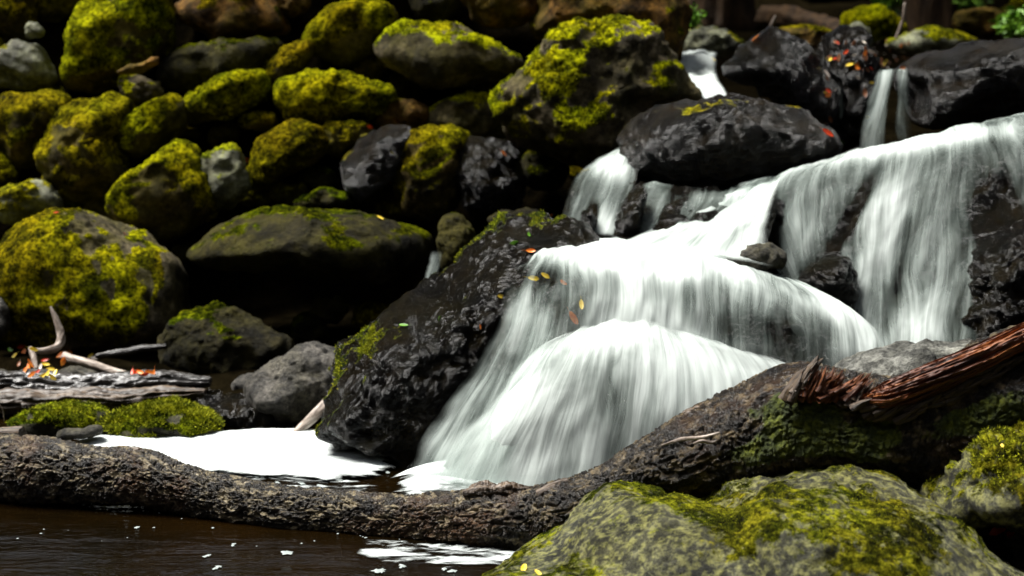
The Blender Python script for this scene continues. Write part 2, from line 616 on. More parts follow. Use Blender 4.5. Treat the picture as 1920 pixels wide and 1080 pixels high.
rk([(298, 135), (330, 105), (400, 84), (500, 72), (538, 85), (500, 130), (420, 165), (330, 172), (302, 155)], '0.0', 'dark', 'shaded dark ledge stone with a thin mossy brow under the brown boulder', 0.35, group=WG, mossdir=(0, 0.3, 1))
rk([(223, 133), (250, 122), (285, 111), (293, 115), (270, 130), (228, 140)], '-0.22', 'brown', 'small flat brown stone sliver leaning on the tall mossy boulder', 0.0, sub=4, T=0.02, group=WG)
rk([(225, 160), (240, 146), (285, 148), (305, 165), (300, 182), (265, 197), (232, 183)], '-0.02', 'tan', 'small grey green stone below the thin brown stone sliver', 0.4, group=WG)
rk([(-15, 200), (20, 178), (60, 175), (110, 180), (133, 200), (122, 240), (90, 272), (50, 318), (15, 292), (-15, 250)], None, 'olive', 'olive boulder at the left edge below the white-topped boulder', 0.5, group=WG)
rk([(73, 290), (88, 258), (130, 215), (170, 190), (215, 183), (242, 200), (215, 240), (208, 270), (233, 320), (227, 352), (180, 377), (130, 372), (95, 340)], '-0.03', 'olive', 'large rough boulder with tan edge and dark centre left of the yellow-green one', 0.45, rough=0.045, group=WG)
rk([(207, 260), (225, 225), (260, 200), (330, 185), (352, 210), (340, 240), (310, 272), (270, 290), (225, 287)], '-0.02', 'bright', 'smooth yellow green boulder under the small grey green stone', 0.5, mossh=0.003, group=WG)
rk([(333, 212), (368, 175), (420, 150), (480, 141), (498, 160), (490, 187), (450, 207), (410, 217), (370, 224), (340, 222)], '-0.04', 'bright', 'flat boulder covered in bright yellow moss with a bare grey patch', 0.78, mossh=0.010, group=WG)
rk([(203, 380), (225, 345), (270, 300), (330, 270), (362, 285), (382, 330), (388, 390), (345, 432), (280, 460), (230, 432)], '-0.05', 'bright', 'large diamond shaped boulder with green moss clumps on its face', 0.52, mossh=0.010, cuts=9, cutd=0.7, group=WG)
rk([(373, 308), (390, 285), (410, 276), (440, 280), (461, 310), (464, 350), (440, 388), (400, 392), (376, 345)], '-0.06', 'pale', 'round boulder with a pale green crown next to an orange leaf', 0.42, group=WG)
rk([(466, 325), (483, 280), (510, 245), (550, 232), (600, 245), (613, 270), (590, 302), (540, 322), (505, 347), (478, 345)], '-0.02', 'olive', 'rounded olive boulder right of the pale crowned one', 0.6, mossh=0.008, group=WG)
rk([(598, 240), (640, 232), (690, 240), (682, 265), (640, 287), (608, 280)], '-0.02', 'olive', 'small mossy stone tucked beside the rounded olive boulder', 0.55, group=WG)
rk([(453, 225), (480, 214), (515, 215), (520, 235), (482, 244), (455, 240)], '0.0', 'olive', 'tiny mossy stone in the dark gap under the yellow mossed flat boulder', 0.6, sub=4, group=WG)
rk([(493, 120), (530, 98), (578, 80), (583, 100), (562, 130), (555, 172), (520, 197), (500, 170)], '0.0', 'olive', 'narrow wedge stone with a bright sloping top', 0.5, cuts=9, cutd=0.65, group=WG)
rk([(576, 70), (590, 40), (630, 10), (680, 0), (730, 10), (748, 40), (732, 72), (692, 102), (640, 122), (598, 102)], '-0.03', 'bright', 'large dome boulder in yellow green moss near the top edge', 0.62, mossh=0.007, group=WG)
rk([(710, 95), (740, 62), (800, 53), (870, 54), (905, 78), (960, 105), (985, 120), (960, 147), (900, 147), (860, 157), (810, 165), (760, 142), (722, 122)], '-0.08', 'tan', 'grey faced boulder wearing a bright yellow moss cap', 0.52, mossh=0.013, boxy=0.72, cuts=4, group=WG, mossdir=(0, 0.35, 1))
rk([(525, 170), (558, 150), (600, 139), (660, 150), (720, 170), (743, 185), (712, 207), (660, 214), (600, 227), (553, 222), (533, 195)], '-0.04', 'bright', 'long boulder with shaggy yellow moss in the middle of the bank', 0.85, mossh=0.014, group=WG)
rk([(700, 217), (720, 195), (760, 190), (803, 210), (792, 237), (740, 243), (708, 237)], '0.02', 'brown', 'small brown mottled stone behind the red leaf', 0.35, group=WG)
rk([(625, 322), (658, 280), (700, 245), (740, 236), (773, 250), (762, 292), (732, 342), (690, 374), (640, 364)], '-0.05', 'wetdome', 'steep dark boulder with a pale wet crown', 0.42, mossh=0.002, cuts=8, cutd=0.68, group=WG)
rk([(795, 232), (830, 190), (870, 179), (920, 183), (940, 215), (905, 252), (850, 258), (808, 252)], '0.02', 'tan', 'rounded grey green stone left of the biggest mossy boulder', 0.42, group=WG)
rk([(750, 330), (762, 270), (795, 232), (850, 238), (875, 280), (865, 340), (835, 395), (780, 405), (752, 375)], '-0.05', 'olive', 'dark olive mossy boulder beside the glistening black stone', 0.42, rough=0.05, group=WG)
rk([(862, 320), (878, 275), (910, 263), (962, 285), (978, 330), (973, 382), (930, 405), (878, 392)], '-0.07', 'wet', 'glistening black wet stone carrying a small orange leaf', 0.0, rough=0.05, group=WG)
rk([(978, 320), (990, 295), (1020, 288), (1060, 300), (1068, 325), (1040, 353), (998, 352)], '-0.03', 'dark', 'round dark stone in the hollow beside the small side cascade', 0.45, group=WG)
HERO_MOSS = rk([(926, 200), (942, 165), (985, 135), (1030, 90), (1072, 65), (1130, 54), (1190, 52), (1232, 72), (1268, 120), (1300, 165), (1315, 188), (1260, 205), (1218, 235), (1190, 275), (1130, 305), (1040, 295), (960, 255)], 4.25, 'tan',
               'biggest boulder, mossy yellow on its left shoulder, above the black wet dome', 0.50, mossh=0.008, rough=0.05, sub=6, cuts=8, cutd=0.72, group=WG, T=0.2, mossdir=(-0.55, 0.0, 0.85))
rk([(868, -20), (950, -35), (1012, -25), (1005, 30), (945, 47), (900, 42), (878, 20)], '-0.05', 'brown', 'rusty brown boulder cut by the top edge', 0.15, group=WG)
rk([(990, -30), (1100, -45), (1230, -40), (1282, 0), (1292, 60), (1275, 118), (1230, 100), (1150, 75), (1060, 62), (1010, 62), (1000, 10)], 4.75, 'brown', 'huge brown green boulder behind the biggest mossy one', 0.38, T=0.28, sub=6, group=WG)
rk([(770, -35), (862, -35), (868, 10), (835, 42), (785, 32)], '0.05', 'dark', 'dark stone at the top edge above the yellow moss cap', 0.4, group=WG)
rk([(505, -15), (570, -15), (577, 10), (552, 27), (515, 20)], '0.02', 'brown', 'small orange brown stone at the top edge', 0.0, group=WG)
rk([(-20, 370), (30, 346), (70, 343), (102, 365), (113, 390), (80, 412), (20, 420), (-20, 402)], '-0.02', 'pale', 'mossy grey stone at the left edge above the great boulder', 0.5, group=WG)
rk([(555, 378), (600, 360), (650, 368), (655, 388), (610, 395), (560, 392)], '0.0', 'dark', 'low dark stone just above the long smooth boulder', 0.4, group=WG)
rk([(915, 412), (960, 397), (1010, 400), (1018, 425), (950, 435)], 3.95, 'dark', 'low dark stone above the top of the black wet slope', 0.3, group=WG)
GREAT = rk([(-30, 530), (0, 488), (40, 430), (100, 406), (160, 403), (222, 414), (285, 450), (335, 500), (352, 560), (347, 620), (280, 652), (150, 664), (40, 654), (-30, 600)], 4.0, 'tan',
           'great round boulder, half yellow moss and half bare grey, at the left', 0.62, mossh=0.005, sub=6, boxy=0.85, cuts=3, group=WG, mossdir=(-0.88, -0.3, 0.36), T=0.24, mossw=(1.0, 0.35))
rk([(355, 472), (400, 430), (450, 402), (520, 392), (620, 397), (720, 404), (790, 428), (824, 452), (828, 502), (795, 553), (740, 562), (650, 542), (560, 512), (450, 497), (368, 492)], 4.0, 'dark',
   'long smooth dark boulder bridging the black hollow', 0.40, mossh=0.001, sub=6, boxy=0.8, cuts=4, group=WG, T=0.2, rough=0.012)
rk([(300, 672), (315, 630), (350, 594), (400, 582), (450, 586), (502, 610), (548, 637), (553, 692), (512, 732), (430, 742), (350, 722), (303, 700)], 3.75, 'dark', 'dark boulder with a mossy upper rim behind the driftwood plank', 0.26, cuts=9, cutd=0.7, sub=6, group=WG, rough=0.03)
rk([(455, 745), (490, 700), (530, 665), (552, 647), (600, 650), (642, 675), (658, 700), (632, 748), (597, 792), (555, 813), (500, 803), (463, 780)], 3.30, 'grey', 'angular speckled grey boulder beside the pale leaning stick', 0.12, mossh=0.002, cuts=11, cutd=0.62, sub=6, boxy=0.9)
rk([(818, 430), (840, 407), (872, 415), (893, 440), (884, 482), (840, 503), (823, 470)], 3.85, 'dark', 'small squared dark stone right of the long smooth boulder', 0.35, cuts=10, cutd=0.65, group=WG)
# filler stones seen as dim shapes in the deep gaps
rk([(-20, 290), (10, 285), (30, 320), (20, 350), (-20, 350)], '0.05', 'olive', 'dim olive stone half hidden at the left edge of the bank', 0.4, group=WG)
rk([(-15, 570), (8, 560), (16, 590), (10, 625), (-15, 630)], 3.8, 'grey', 'small pale stone cut by the left edge beside the great boulder', 0.0, sub=4)
# wet rocks around the falls
WETR = rk([(575, 835), (598, 780), (638, 715), (678, 665), (748, 600), (798, 550), (848, 500), (898, 450), (948, 424), (1020, 422), (1085, 440), (1090, 520), (1020, 600), (990, 700), (930, 780), (870, 850), (790, 900), (700, 892), (618, 870)], 3.15, 'wet',
          'tall black glistening rock slope left of the main waterfall', 0.27, mossh=0.005, sub=7, rough=0.05, T=0.22, cuts=11, cutd=0.68, mossdir=(-0.8, 0.3, 0.5), tilt=0.30, micro=0.0042, grow=1.05)
DOME = rk([(1168, 300), (1180, 250), (1215, 218), (1270, 194), (1330, 184), (1400, 189), (1470, 209), (1520, 233), (1565, 270), (1535, 302), (1470, 325), (1400, 342), (1300, 350), (1220, 348), (1178, 332)], 3.75, 'wetdome',
          'black wet dome boulder between the upper falls and the side cascade', 0.16, mossh=0.002, sub=6, rough=0.04, T=0.2, cuts=5)
rk([(1328, 122), (1380, 96), (1425, 62), (1447, 56), (1500, 90), (1545, 125), (1572, 160), (1567, 222), (1510, 228), (1480, 200), (1400, 162), (1338, 142)], 4.35, 'wet', 'angular black block with a flat grey slanting top above the wet dome', 0.0, cuts=12, cutd=0.55, boxy=1.0, rough=0.02, micro=0.001, T=0.16)
rk([(1286, 60), (1340, 54), (1388, 76), (1405, 92), (1370, 102), (1290, 98)], 5.3, 'pale', 'low mossy stone behind the narrow upper stream', 0.4)
rk([(1545, 85), (1600, 62), (1640, 118), (1645, 200), (1615, 262), (1570, 268), (1560, 165)], 4.45, 'wet', 'broken black stone caked with wet leaf litter beside the thin curtain', 0.0, rough=0.07, cuts=10, cutd=0.65)
rk([(1690, 130), (1760, 100), (1840, 84), (1960, 84), (1965, 225), (1850, 225), (1780, 238), (1722, 228), (1702, 170)], 4.2, 'wetdome', 'broad shiny black rock right of the thin curtain of water', 0.05, sub=6, rough=0.02, T=0.25)
rk([(1578, 30), (1640, 16), (1690, 38), (1684, 72), (1620, 80)], 6.2, 'bright', 'blurred green stone far up the stream', 0.8)
rk([(1668, 78), (1740, 57), (1810, 67), (1826, 92), (1740, 104), (1680, 98)], 5.6, 'pale', 'low tan green stone behind the leaf litter upstream', 0.5)
rk([(1455, 62), (1520, 55), (1572, 68), (1560, 92), (1500, 96)], 5.0, 'brown', 'rusty low stone behind the angular black block', 0.25)
rk([(1590, 55), (1612, 42), (1636, 78), (1610, 88)], 5.0, 'pale', 'small upright pale stone upstream', 0.0, sub=4)
rk([(1810, 100), (1880, 88), (1960, 92), (1960, 120), (1820, 115)], 5.2, 'olive', 'low mossy stone behind the broad shiny black rock', 0.5)
rk([(1845, 485), (1895, 438), (1960, 430), (1960, 660), (1850, 655), (1825, 590), (1845, 530)], 3.15, 'wet', 'jagged black wet rock at the right end of the curtain', 0.05, sub=6, rough=0.08, cuts=10, cutd=0.7)
rk([(1575, 705), (1640, 662), (1700, 648), (1780, 643), (1845, 655), (1880, 720), (1800, 800), (1680, 800), (1590, 760)], 2.72, 'palegrey', 'rounded grey stone behind the broken log', 0.12, sub=6, mossh=0.002, rough=0.03)
FRONT = rk([(860, 1110), (950, 1064), (1060, 1030), (1120, 990), (1170, 964), (1260, 953), (1340, 958), (1400, 918), (1480, 893), (1560, 886), (1640, 893), (1720, 925), (1790, 970), (1850, 1030), (1935, 1085), (1980, 1250), (1500, 1330), (900, 1280)], 2.16, 'front',
           'broad lichen and moss covered boulder under the log in front', 0.36, mossh=0.004, sub=7, rough=0.022, tilt=0.25, T=0.30, cuts=6, cutd=0.8, boxy=0.75)
RIGHTM = rk([(1760, 935), (1798, 870), (1870, 830), (1945, 800), (2020, 800), (2020, 965), (1850, 968), (1778, 957)], 2.20, 'front', 'mossy boulder at the right edge under the log', 0.60, mossh=0.006, sub=6, rough=0.06, T=0.18)
rk([(1830, 975), (1880, 962), (1990, 962), (1990, 1060), (1880, 1045)], 2.22, 'grey', 'grey stone with a red leaf at the right edge', 0.0, rough=0.03)
# low stones of the left shore
LOW1 = rk([(15, 790), (75, 772), (150, 766), (203, 785), (198, 818), (100, 826), (35, 815)], 3.22, 'green', 'low green mossy slab behind the left end of the log', 0.5, mossh=0.006, T=0.1)
LOW2 = rk([(190, 795), (285, 770), (345, 768), (424, 806), (385, 822), (280, 832), (205, 822)], 3.18, 'green', 'low mossy mound at the edge of the white foam', 0.62, mossh=0.010, T=0.11)
rk([(395, 785), (440, 758), (492, 775), (505, 808), (440, 815)], 3.28, 'wet', 'knobbly black stone between the mossy mound and the grey boulder', 0.0, rough=0.06, T=0.06)
rk([(320, 762), (400, 740), (470, 752), (450, 775), (340, 780)], 3.42, 'wet', 'low wet black stone under the tip of the driftwood plank', 0.0, rough=0.06, T=0.07)
rk([(440, 718), (470, 702), (488, 712), (470, 745), (445, 742)], 3.5, 'grey', 'small grey stone left of the angular boulder', 0.0, sub=4)
rk([(100, 705), (150, 685), (195, 708), (190, 725), (110, 725)], 3.52, 'grey', 'small pink grey stone behind the driftwood plank', 0.0, sub=4, T=0.06)
rk([(-30, 715), (10, 700), (50, 715), (40, 745), (-30, 750)], 3.5, 'grey', 'grey stone at the left edge beside the driftwood plank', 0.0, T=0.06)
rk([(110, 812), (150, 805), (185, 800), (180, 815), (120, 826)], 3.05, 'grey', 'thin flat grey stone at the foam edge', 0.0, sub=4, T=0.03)

# the bank goes on past both sides of the picture


def off_frame(spots, mats, label, group, seed):
    rs = np.random.RandomState(seed)
    for k, (x, y, w_, h_, Y) in enumerate(spots):
        a = np.linspace(0, 2 * np.pi, 10, endpoint=False)
        rr = 1 + 0.13 * rs.normal(size=10)
        pts = [(x + math.cos(t) * w_ * r_ * .5, y + math.sin(t) * h_ * r_ * .5) for t, r_ in zip(a, rr)]
        rk(pts, Y, mats[k % len(mats)], label, 0.5, group=group)


off_frame([(-110, 560, 230, 200, 3.95), (-110, 400, 190, 150, None), (-100, 250, 200, 160, None), (-120, 90, 220, 170, None), (-120, -60, 200, 130, None), (-310, 600, 240, 190, 3.9), (-300, 420, 210, 180, None),
           (-300, 250, 200, 160, None), (-320, 90, 220, 180, None), (-300, -70, 180, 130, None), (-520, 610, 230, 180, 3.9), (-510, 430, 230, 190, None), (-500, 250, 200, 170, None), (-520, 80, 240, 170, None), (-720, 520, 240, 240, 4.0), (-720, 260, 240, 220, None),
           (150, -120, 260, 150, None), (450, -110, 240, 150, None), (700, -120, 230, 150, None), (-30, 745, 90, 60, 3.6)],
          ['bright', 'olive', 'tan', 'brown'], 'mossy boulder of the bank beyond the left or top edge', WG, 3)
off_frame([(2150, 560, 300, 330, 3.05), (2330, 400, 300, 360, 3.4), (2230, 150, 280, 190, 4.1), (2450, 230, 260, 220, 4.3), (2200, 820, 240, 260, 2.65), (2520, 560, 320, 380, 3.3), (2150, 1000, 220, 180, 2.25), (2420, 850, 240, 260, 2.8)],
          ['wet', 'tan', 'olive', 'wetdome'], 'dark boulder beyond the right edge of the picture', 'boulders past the right edge', 4)

rs = np.random.RandomState(12)
for k, (x, y, w_) in enumerate([(560, 225, 50), (330, 250, 46), (215, 300, 50), (420, 255, 50), (600, 340, 60), (540, 370, 50), (760, 170, 60), (690, 130, 50), (920, 165, 50), (905, 350, 40), (120, 395, 50), (185, 395, 60),
                              (480, 60, 40), (90, 180, 44), (320, 195, 40), (470, 365, 50), (350, 470, 40), (740, 385, 60), (930, 250, 50), (1080, 330, 46), (580, 620, 60), (700, 600, 70), (620, 580, 60)]):
    a = np.linspace(0, 2 * np.pi, 9, endpoint=False)
    rr = 1 + 0.15 * rs.normal(size=9)
    rk([(x + math.cos(t) * w_ * r_ * .62, y + math.sin(t) * w_ * r_ * .42) for t, r_ in zip(a, rr)], wall(y) + 0.10 if y < 480 else 3.95, ['dark', 'olive'][k % 2], 'small dim stone wedged deep in the black gaps between the boulders', 0.35, name='stone', cat='stone', group='small stones in the gaps of the bank')

# ------------------------------------------------------------------ logs and sticks


def bark_mat():
    s = NT('log_bark')
    uv = s.n("UVMap").outputs[0]
    tc = s.n("TexCoord").outputs['Object']
    h = s.n("Attribute", {'attribute_name': 'relief'}).outputs['Fac']
    a = s.noise(s.n("Mapping", None, Vector=uv, Scale=(28, 60, 1)).outputs[0], 1, 8, 0.7, 0.5)
    base = s.ramp(a, [(0.40, (0.006, 0.005, 0.004)), (0.51, (0.032, 0.025, 0.016)), (0.62, (0.34, 0.28, 0.17))])
    red = s.ramp(s.noise(tc, 6, 5, 0.6), [(0.52, 0.0), (0.66, 1.0)])
    base = s.mix(s.math('MULTIPLY', red, 0.6), base, (0.10, 0.045, 0.015))
    bark_tone = s.n("Attribute", {'attribute_name': 'bark_tone'}).outputs['Fac']  # bark colour multiplied darker towards the right half of the log
    base = s.mix(bark_tone, s.mix(1.0, base, (0.32, 0.27, 0.22), 'MULTIPLY'), base)
    col = s.mix(s.ramp(h, [(0.28, 1.0), (0.52, 0.0)]), base, (0.004, 0.003, 0.002))
    ms = s.n("Attribute", {'attribute_name': 'moss'}).outputs['Fac']
    mn = s.noise(tc, 55, 7, 0.7)
    mf = s.ramp(s.math('ADD', ms, s.math('SUBTRACT', mn, 0.5)), [(0.45, 0.0), (0.62, 1.0)])
    mc = s.ramp(s.noise(tc, 45, 7, 0.7), [(0.35, (0.012, 0.02, 0.001)), (0.5, (0.045, 0.06, 0.003)), (0.68, (0.15, 0.17, 0.006))])
    col = s.mix(mf, col, mc)
    hb = s.math('ADD', a, s.noise(tc, 220, 5, 0.7))
    b = s.n("BsdfPrincipled", None, Base_Color=col, Roughness=s.math('MAXIMUM', 0.30, s.math('MULTIPLY', mf, 0.9)), Specular_IOR_Level=0.45, Normal=s.bump(hb, 0.011, 1.0))
    return s.done(b)


def wood_mat(name, ca, cb, cc, rough=0.5, sx=6, sy=160):
    s = NT(name)
    uv = s.n("UVMap").outputs[0]
    a = s.noise(s.n("Mapping", None, Vector=uv, Scale=(sx, sy, 1)).outputs[0], 1, 6, 0.65, 0.3)
    col = s.ramp(a, [(0.34, ca), (0.5, cb), (0.68, cc)])
    b = s.n("BsdfPrincipled", None, Base_Color=col, Roughness=rough, Specular_IOR_Level=0.4, Normal=s.bump(a, 0.005, 0.9))
    return s.done(b)


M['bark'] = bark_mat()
M['heart'] = wood_mat('red_heartwood', (0.006, 0.002, 0.001), (0.075, 0.018, 0.004), (0.36, 0.12, 0.025))
M['drift'] = wood_mat('grey_driftwood', (0.004, 0.0035, 0.003), (0.022, 0.020, 0.018), (0.11, 0.105, 0.10), 0.25)
M['drift2'] = wood_mat('brown_driftwood', (0.008, 0.006, 0.004), (0.04, 0.025, 0.014), (0.13, 0.085, 0.045), 0.5)
M['twig'] = wood_mat('pale_twig', (0.08, 0.055, 0.04), (0.25, 0.20, 0.16), (0.50, 0.44, 0.38), 0.5, 20, 60)


def cr_open(pts, n):
    pts = np.asarray(pts, float)
    K = len(pts)
    pad = np.vstack([2 * pts[0] - pts[1], pts, 2 * pts[-1] - pts[-2]])
    t = np.linspace(0, K - 1, n)
    i = np.minimum(t.astype(int), K - 2)
    f = (t - i)[:, None]
    p0, p1, p2, p3 = pad[i], pad[i + 1], pad[i + 2], pad[i + 3]
    return 0.5 * (2 * p1 + (-p0 + p2) * f + (2 * p0 - 5 * p1 + 4 * p2 - p3) * f * f + (-p0 + 3 * p1 - 3 * p2 + p3) * f ** 3)


def tube(path, rad, nl, nr, shape=None, flat=1.0):
    """path (k,3), rad (k,) -> grid of points nl x nr, also arclength and theta; theta 90deg = up"""
    A = cr_open(np.hstack([path, np.asarray(rad)[:, None]]), nl)
    c, r = A[:, :3], A[:, 3]
    t = np.gradient(c, axis=0)
    t /= np.linalg.norm(t, axis=1)[:, None]
    up = np.array([0, 0.0, 1.0])
    side = np.cross(t, up)
    sn = np.linalg.norm(side, axis=1)
    side[sn < 0.2] = np.cross(t[sn < 0.2], [0, 1.0, 0])
    side /= np.linalg.norm(side, axis=1)[:, None]
    u2 = np.cross(side, t)
    th = np.linspace(0, 2 * np.pi, nr, endpoint=False)
    s = np.concatenate([[0], np.cumsum(np.linalg.norm(np.diff(c, axis=0), axis=1))])
    d = side[:, None] * np.cos(th)[None, :, None] * flat + u2[:, None] * np.sin(th)[None, :, None]
    G = c[:, None] + d * r[:, None, None]
    return G, d, s, th, r, c


def tube_obj(name, path, rad, mat, nl=120, nr=40, amp=0.15, f=(40, 6), parent=None, seed=0, flat=1.0, bv=True, taper=True, ragged=0.0, moss=0, label=None, cat=None, group=None, kind=None, sharp=False):
    G, d, s, th, r, c = tube(path, rad, nl, nr, flat=flat)
    S, TH = np.meshgrid(s, th, indexing='ij')
    q = np.stack([S * f[1], np.cos(TH) * r.mean() * f[0], np.sin(TH) * r.mean() * f[0]], -1).reshape(-1, 3) + seed * 7.7
    no = fbm(q, 4).reshape(S.shape)
    if sharp: no = ridged(q, 4).reshape(S.shape) - 0.5
    G = G + d * (no * amp * r[:, None])[..., None]
    G = G + (fbm(np.stack([S * 9, S * 0, S * 0], -1).reshape(-1, 3) + seed, 2).reshape(S.shape) * r[:, None] * 0.25)[..., None] * np.array([0, 0, 1.0])
    if ragged:
        # uneven broken ends
        e = fbm(np.stack([np.cos(th) * 3, np.sin(th) * 3, th * 0 + seed], 1), 3) * ragged
        tdir = c[1] - c[0]; tdir /= np.linalg.norm(tdir)
        G[0] += e[:, None] * tdir
        G[-1] += e[:, None] * tdir
    V = G.reshape(-1, 3)
    Fq = grid_faces(nr, nl, True).tolist()
    c0, c1 = len(V), len(V) + 1
    V = np.vstack([V, G[0].mean(0), G[-1].mean(0)])
    for k in range(nr):
        Fq.append([(k + 1) % nr, k, c0])
        Fq.append([(nl - 1) * nr + k, (nl - 1) * nr + (k + 1) % nr, c1])
    uv = np.stack([S.ravel(), (TH * r.mean()).ravel()], 1)
    uv = np.vstack([uv, uv[:1], uv[-1:]])
    loc = c[0] if parent is None else np.array(parent.location)
    if parent is None: loc = c.mean(0)
    o = mesh_obj(name, V, Fq, M[mat], parent=parent, uv=uv, loc=c.mean(0))
    tag(o, label, cat, group, kind)
    if bv: BVS.append((BVHTree.FromPolygons(V.tolist(), Fq), o))
    return o


def px_path(l):
    return np.array([P(a[0], a[1], a[2]) for a in l])


# main log: (px, py, Y, vertical half height in px)
LG = [(-620, 862, 2.86, 50), (-350, 880, 2.82, 52), (-120, 876, 2.78, 54), (0, 879, 2.73, 55), (80, 881, 2.70, 54), (170, 888, 2.68, 47), (260, 894, 2.66, 51), (330, 914, 2.64, 46), (420, 938, 2.61, 43),
      (520, 955, 2.58, 43), (640, 966, 2.55, 43), (760, 975, 2.52, 43), (860, 975, 2.49, 50), (950, 976, 2.46, 56), (1030, 974, 2.44, 62), (1080, 960, 2.42, 64),
      (1150, 928, 2.41, 60), (1210, 892, 2.40, 62), (1300, 858, 2.38, 82), (1400, 818, 2.37, 90), (1500, 785, 2.35, 96), (1600, 800, 2.33, 92), (1700, 806, 2.32, 98),
      (1800, 788, 2.31, 108), (1920, 735, 2.30, 112), (2080, 680, 2.30, 110), (2350, 560, 2.30, 100)]
_sl = np.gradient([a[1] for a in LG]) / np.gradient([a[0] for a in LG])
log_c = px_path(LG)
log_r = np.array([a[3] * math.cos(math.atan(s_)) * np.linalg.norm(P(a[0], a[1], a[2]) - cO) / FPX for a, s_ in zip(LG, _sl)])


def build_log():
    root = empty('fallen_log', log_c[10] - np.array([0, 0, log_r[10]]))
    tag(root, 'long rough barked fallen log lying across the stream in front', 'log')
    nl, nr = 1900, 260
    G, d, s, th, r, c = tube(log_c, log_r, nl, nr)
    S, TH = np.meshgrid(s, th, indexing='ij')
    Rm = 0.06
    cyl = np.stack([S, np.cos(TH) * Rm, np.sin(TH) * Rm], -1).reshape(-1, 3)
    # large lumps, knots
    big = fbm(cyl * np.array([7, 14, 14]), 3).reshape(S.shape)
    # cracked plates: ridges stretched along the trunk, finer to the right
    wr = fbm(cyl * np.array([12, 25, 25]) + 5, 3)[:, None] * 0.012
    twist = cyl + wr
    pl = ridged(twist * np.array([28, 75, 75]), 4, 0.55).reshape(S.shape)
    cr = np.abs(pn(twist * np.array([75, 60, 60]) + 31)).reshape(S.shape)
    fine = fbm(cyl * np.array([120, 210, 210]), 3).reshape(S.shape)
    sx_ = lambda x: np.interp(x, [a[0] for a in LG], np.interp(np.linspace(0, 1, len(LG)), np.linspace(0, 1, nl), s))
    right = sstep(sx_(900), sx_(1500), S)          # fibrous stretch
    fib = ridged(twist * np.array([14, 110, 110]) + 3, 4, 0.55).reshape(S.shape)
    rel = (0.5 + 0.33 * (pl * (1 - right * 0.6) + fib * right * 0.6) - 0.42 * np.exp(-(cr / 0.11) ** 2) * (1 - right * 0.5))
    rel = np.clip(rel, -0.3, 1.2)
    amp = 0.012 + 0.006 * right
    disp = (rel - 0.6) * amp + fine * 0.0012 + big * r[:, None] * 0.10
    G = G + d * disp[..., None]
    V = G.reshape(-1, 3)
    nrm = grid_normals(G).reshape(-1, 3)
    # moss patches on the raised part (front, right)
    mm = fbm(V * 9, 4)
    px = 960 + (V - cO) @ cR / ((V - cO) @ cF) * FPX
    ax_s = S.ravel()
    TT = TH.ravel()
    front = np.clip(-(d.reshape(-1, 3) @ cF), 0, 1)
    s_of = lambda x: np.interp(x, [a[0] for a in LG], np.interp(np.linspace(0, 1, len(LG)), np.linspace(0, 1, nl), s))
    def bump_(x0, w_, lo=-0.5, hi=0.85):
        upc = (d.reshape(-1, 3) @ cU)
        return np.exp(-((ax_s - s_of(x0)) / w_) ** 2) * sstep(lo, lo + 0.3, upc) * (1 - sstep(hi - 0.25, hi, upc))
    mk = 1.15 * bump_(1550, 0.13, -0.75, 0.75) + 0.9 * bump_(1420, 0.10, -0.7, 0.1) + 1.0 * bump_(1760, 0.12, -0.35, 0.4) + 0.6 * bump_(1900, 0.08, -0.5, 0.6)
    moss = np.clip(mk * 0.9 * front ** 0.5 + mm * 0.6 - 0.33, 0, 1)
    V = V + nrm * 0
    o = mesh_obj('trunk', V, grid_faces(nr, nl, True), M['bark'], parent=root, uv=np.stack([S.ravel(), (TH * Rm).ravel()], 1), loc=np.array(root.location), attrs={'relief': rel.ravel(), 'moss': moss, 'bark_tone': 1 - 0.75 * sstep(s_of(700), s_of(1250), S).ravel()})
    Fq = grid_faces(nr, nl, True)
    BVS.append((BVHTree.FromPolygons(V[:].tolist(), Fq.tolist()), o))
    # tufts of moss
    tri = np.vstack([Fq[:, :3], Fq[:, [0, 2, 3]]])
    n2 = d.reshape(-1, 3)
    moss_tufts(o, V, tri, moss, n2, 26000, 0.0055, 5, 0.5)
    return root


LOG = build_log()


def fibre_slab(name, top, bot, Yd, thick, parent, mat='heart', seed=0, nl=300, nr=60, amp=0.010):
    """torn wood: a long lens between an upper and a lower edge, fibres running along it"""
    top = cr_open(px_path([(a, b, Yd) for a, b in top]), nl)
    bot = cr_open(px_path([(a, b, Yd) for a, b in bot]), nl)
    th = np.linspace(0, 2 * np.pi, nr, endpoint=False)
    mid = (top + bot) / 2
    hv = (top - bot) / 2
    wt = np.minimum(1, np.sin(np.linspace(0, np.pi, nl)) * 2.2)[:, None, None]
    G = mid[:, None] + hv[:, None] * np.sin(th)[None, :, None] + (-cF)[None, None] * np.cos(th)[None, :, None] * thick * wt
    s = np.concatenate([[0], np.cumsum(np.linalg.norm(np.diff(mid, axis=0), axis=1))])
    S, TH = np.meshgrid(s, th, indexing='ij')
    hw = np.linalg.norm(hv, axis=1)[:, None] * np.sin(TH)
    q = np.stack([S * 6, hw * 95, np.cos(TH) * 3], -1).reshape(-1, 3) + seed
    no = ridged(q, 4, 0.6).reshape(S.shape) - 0.4
    G = G - cF * (no * amp)[..., None] + cU * (no * amp * 0.4)[..., None]
    V = G.reshape(-1, 3)
    Fq = grid_faces(nr, nl, True).tolist()
    return mesh_obj(name, V, Fq, M[mat], parent=parent, uv=np.stack([S.ravel(), hw.ravel()], 1), loc=np.array(parent.location))


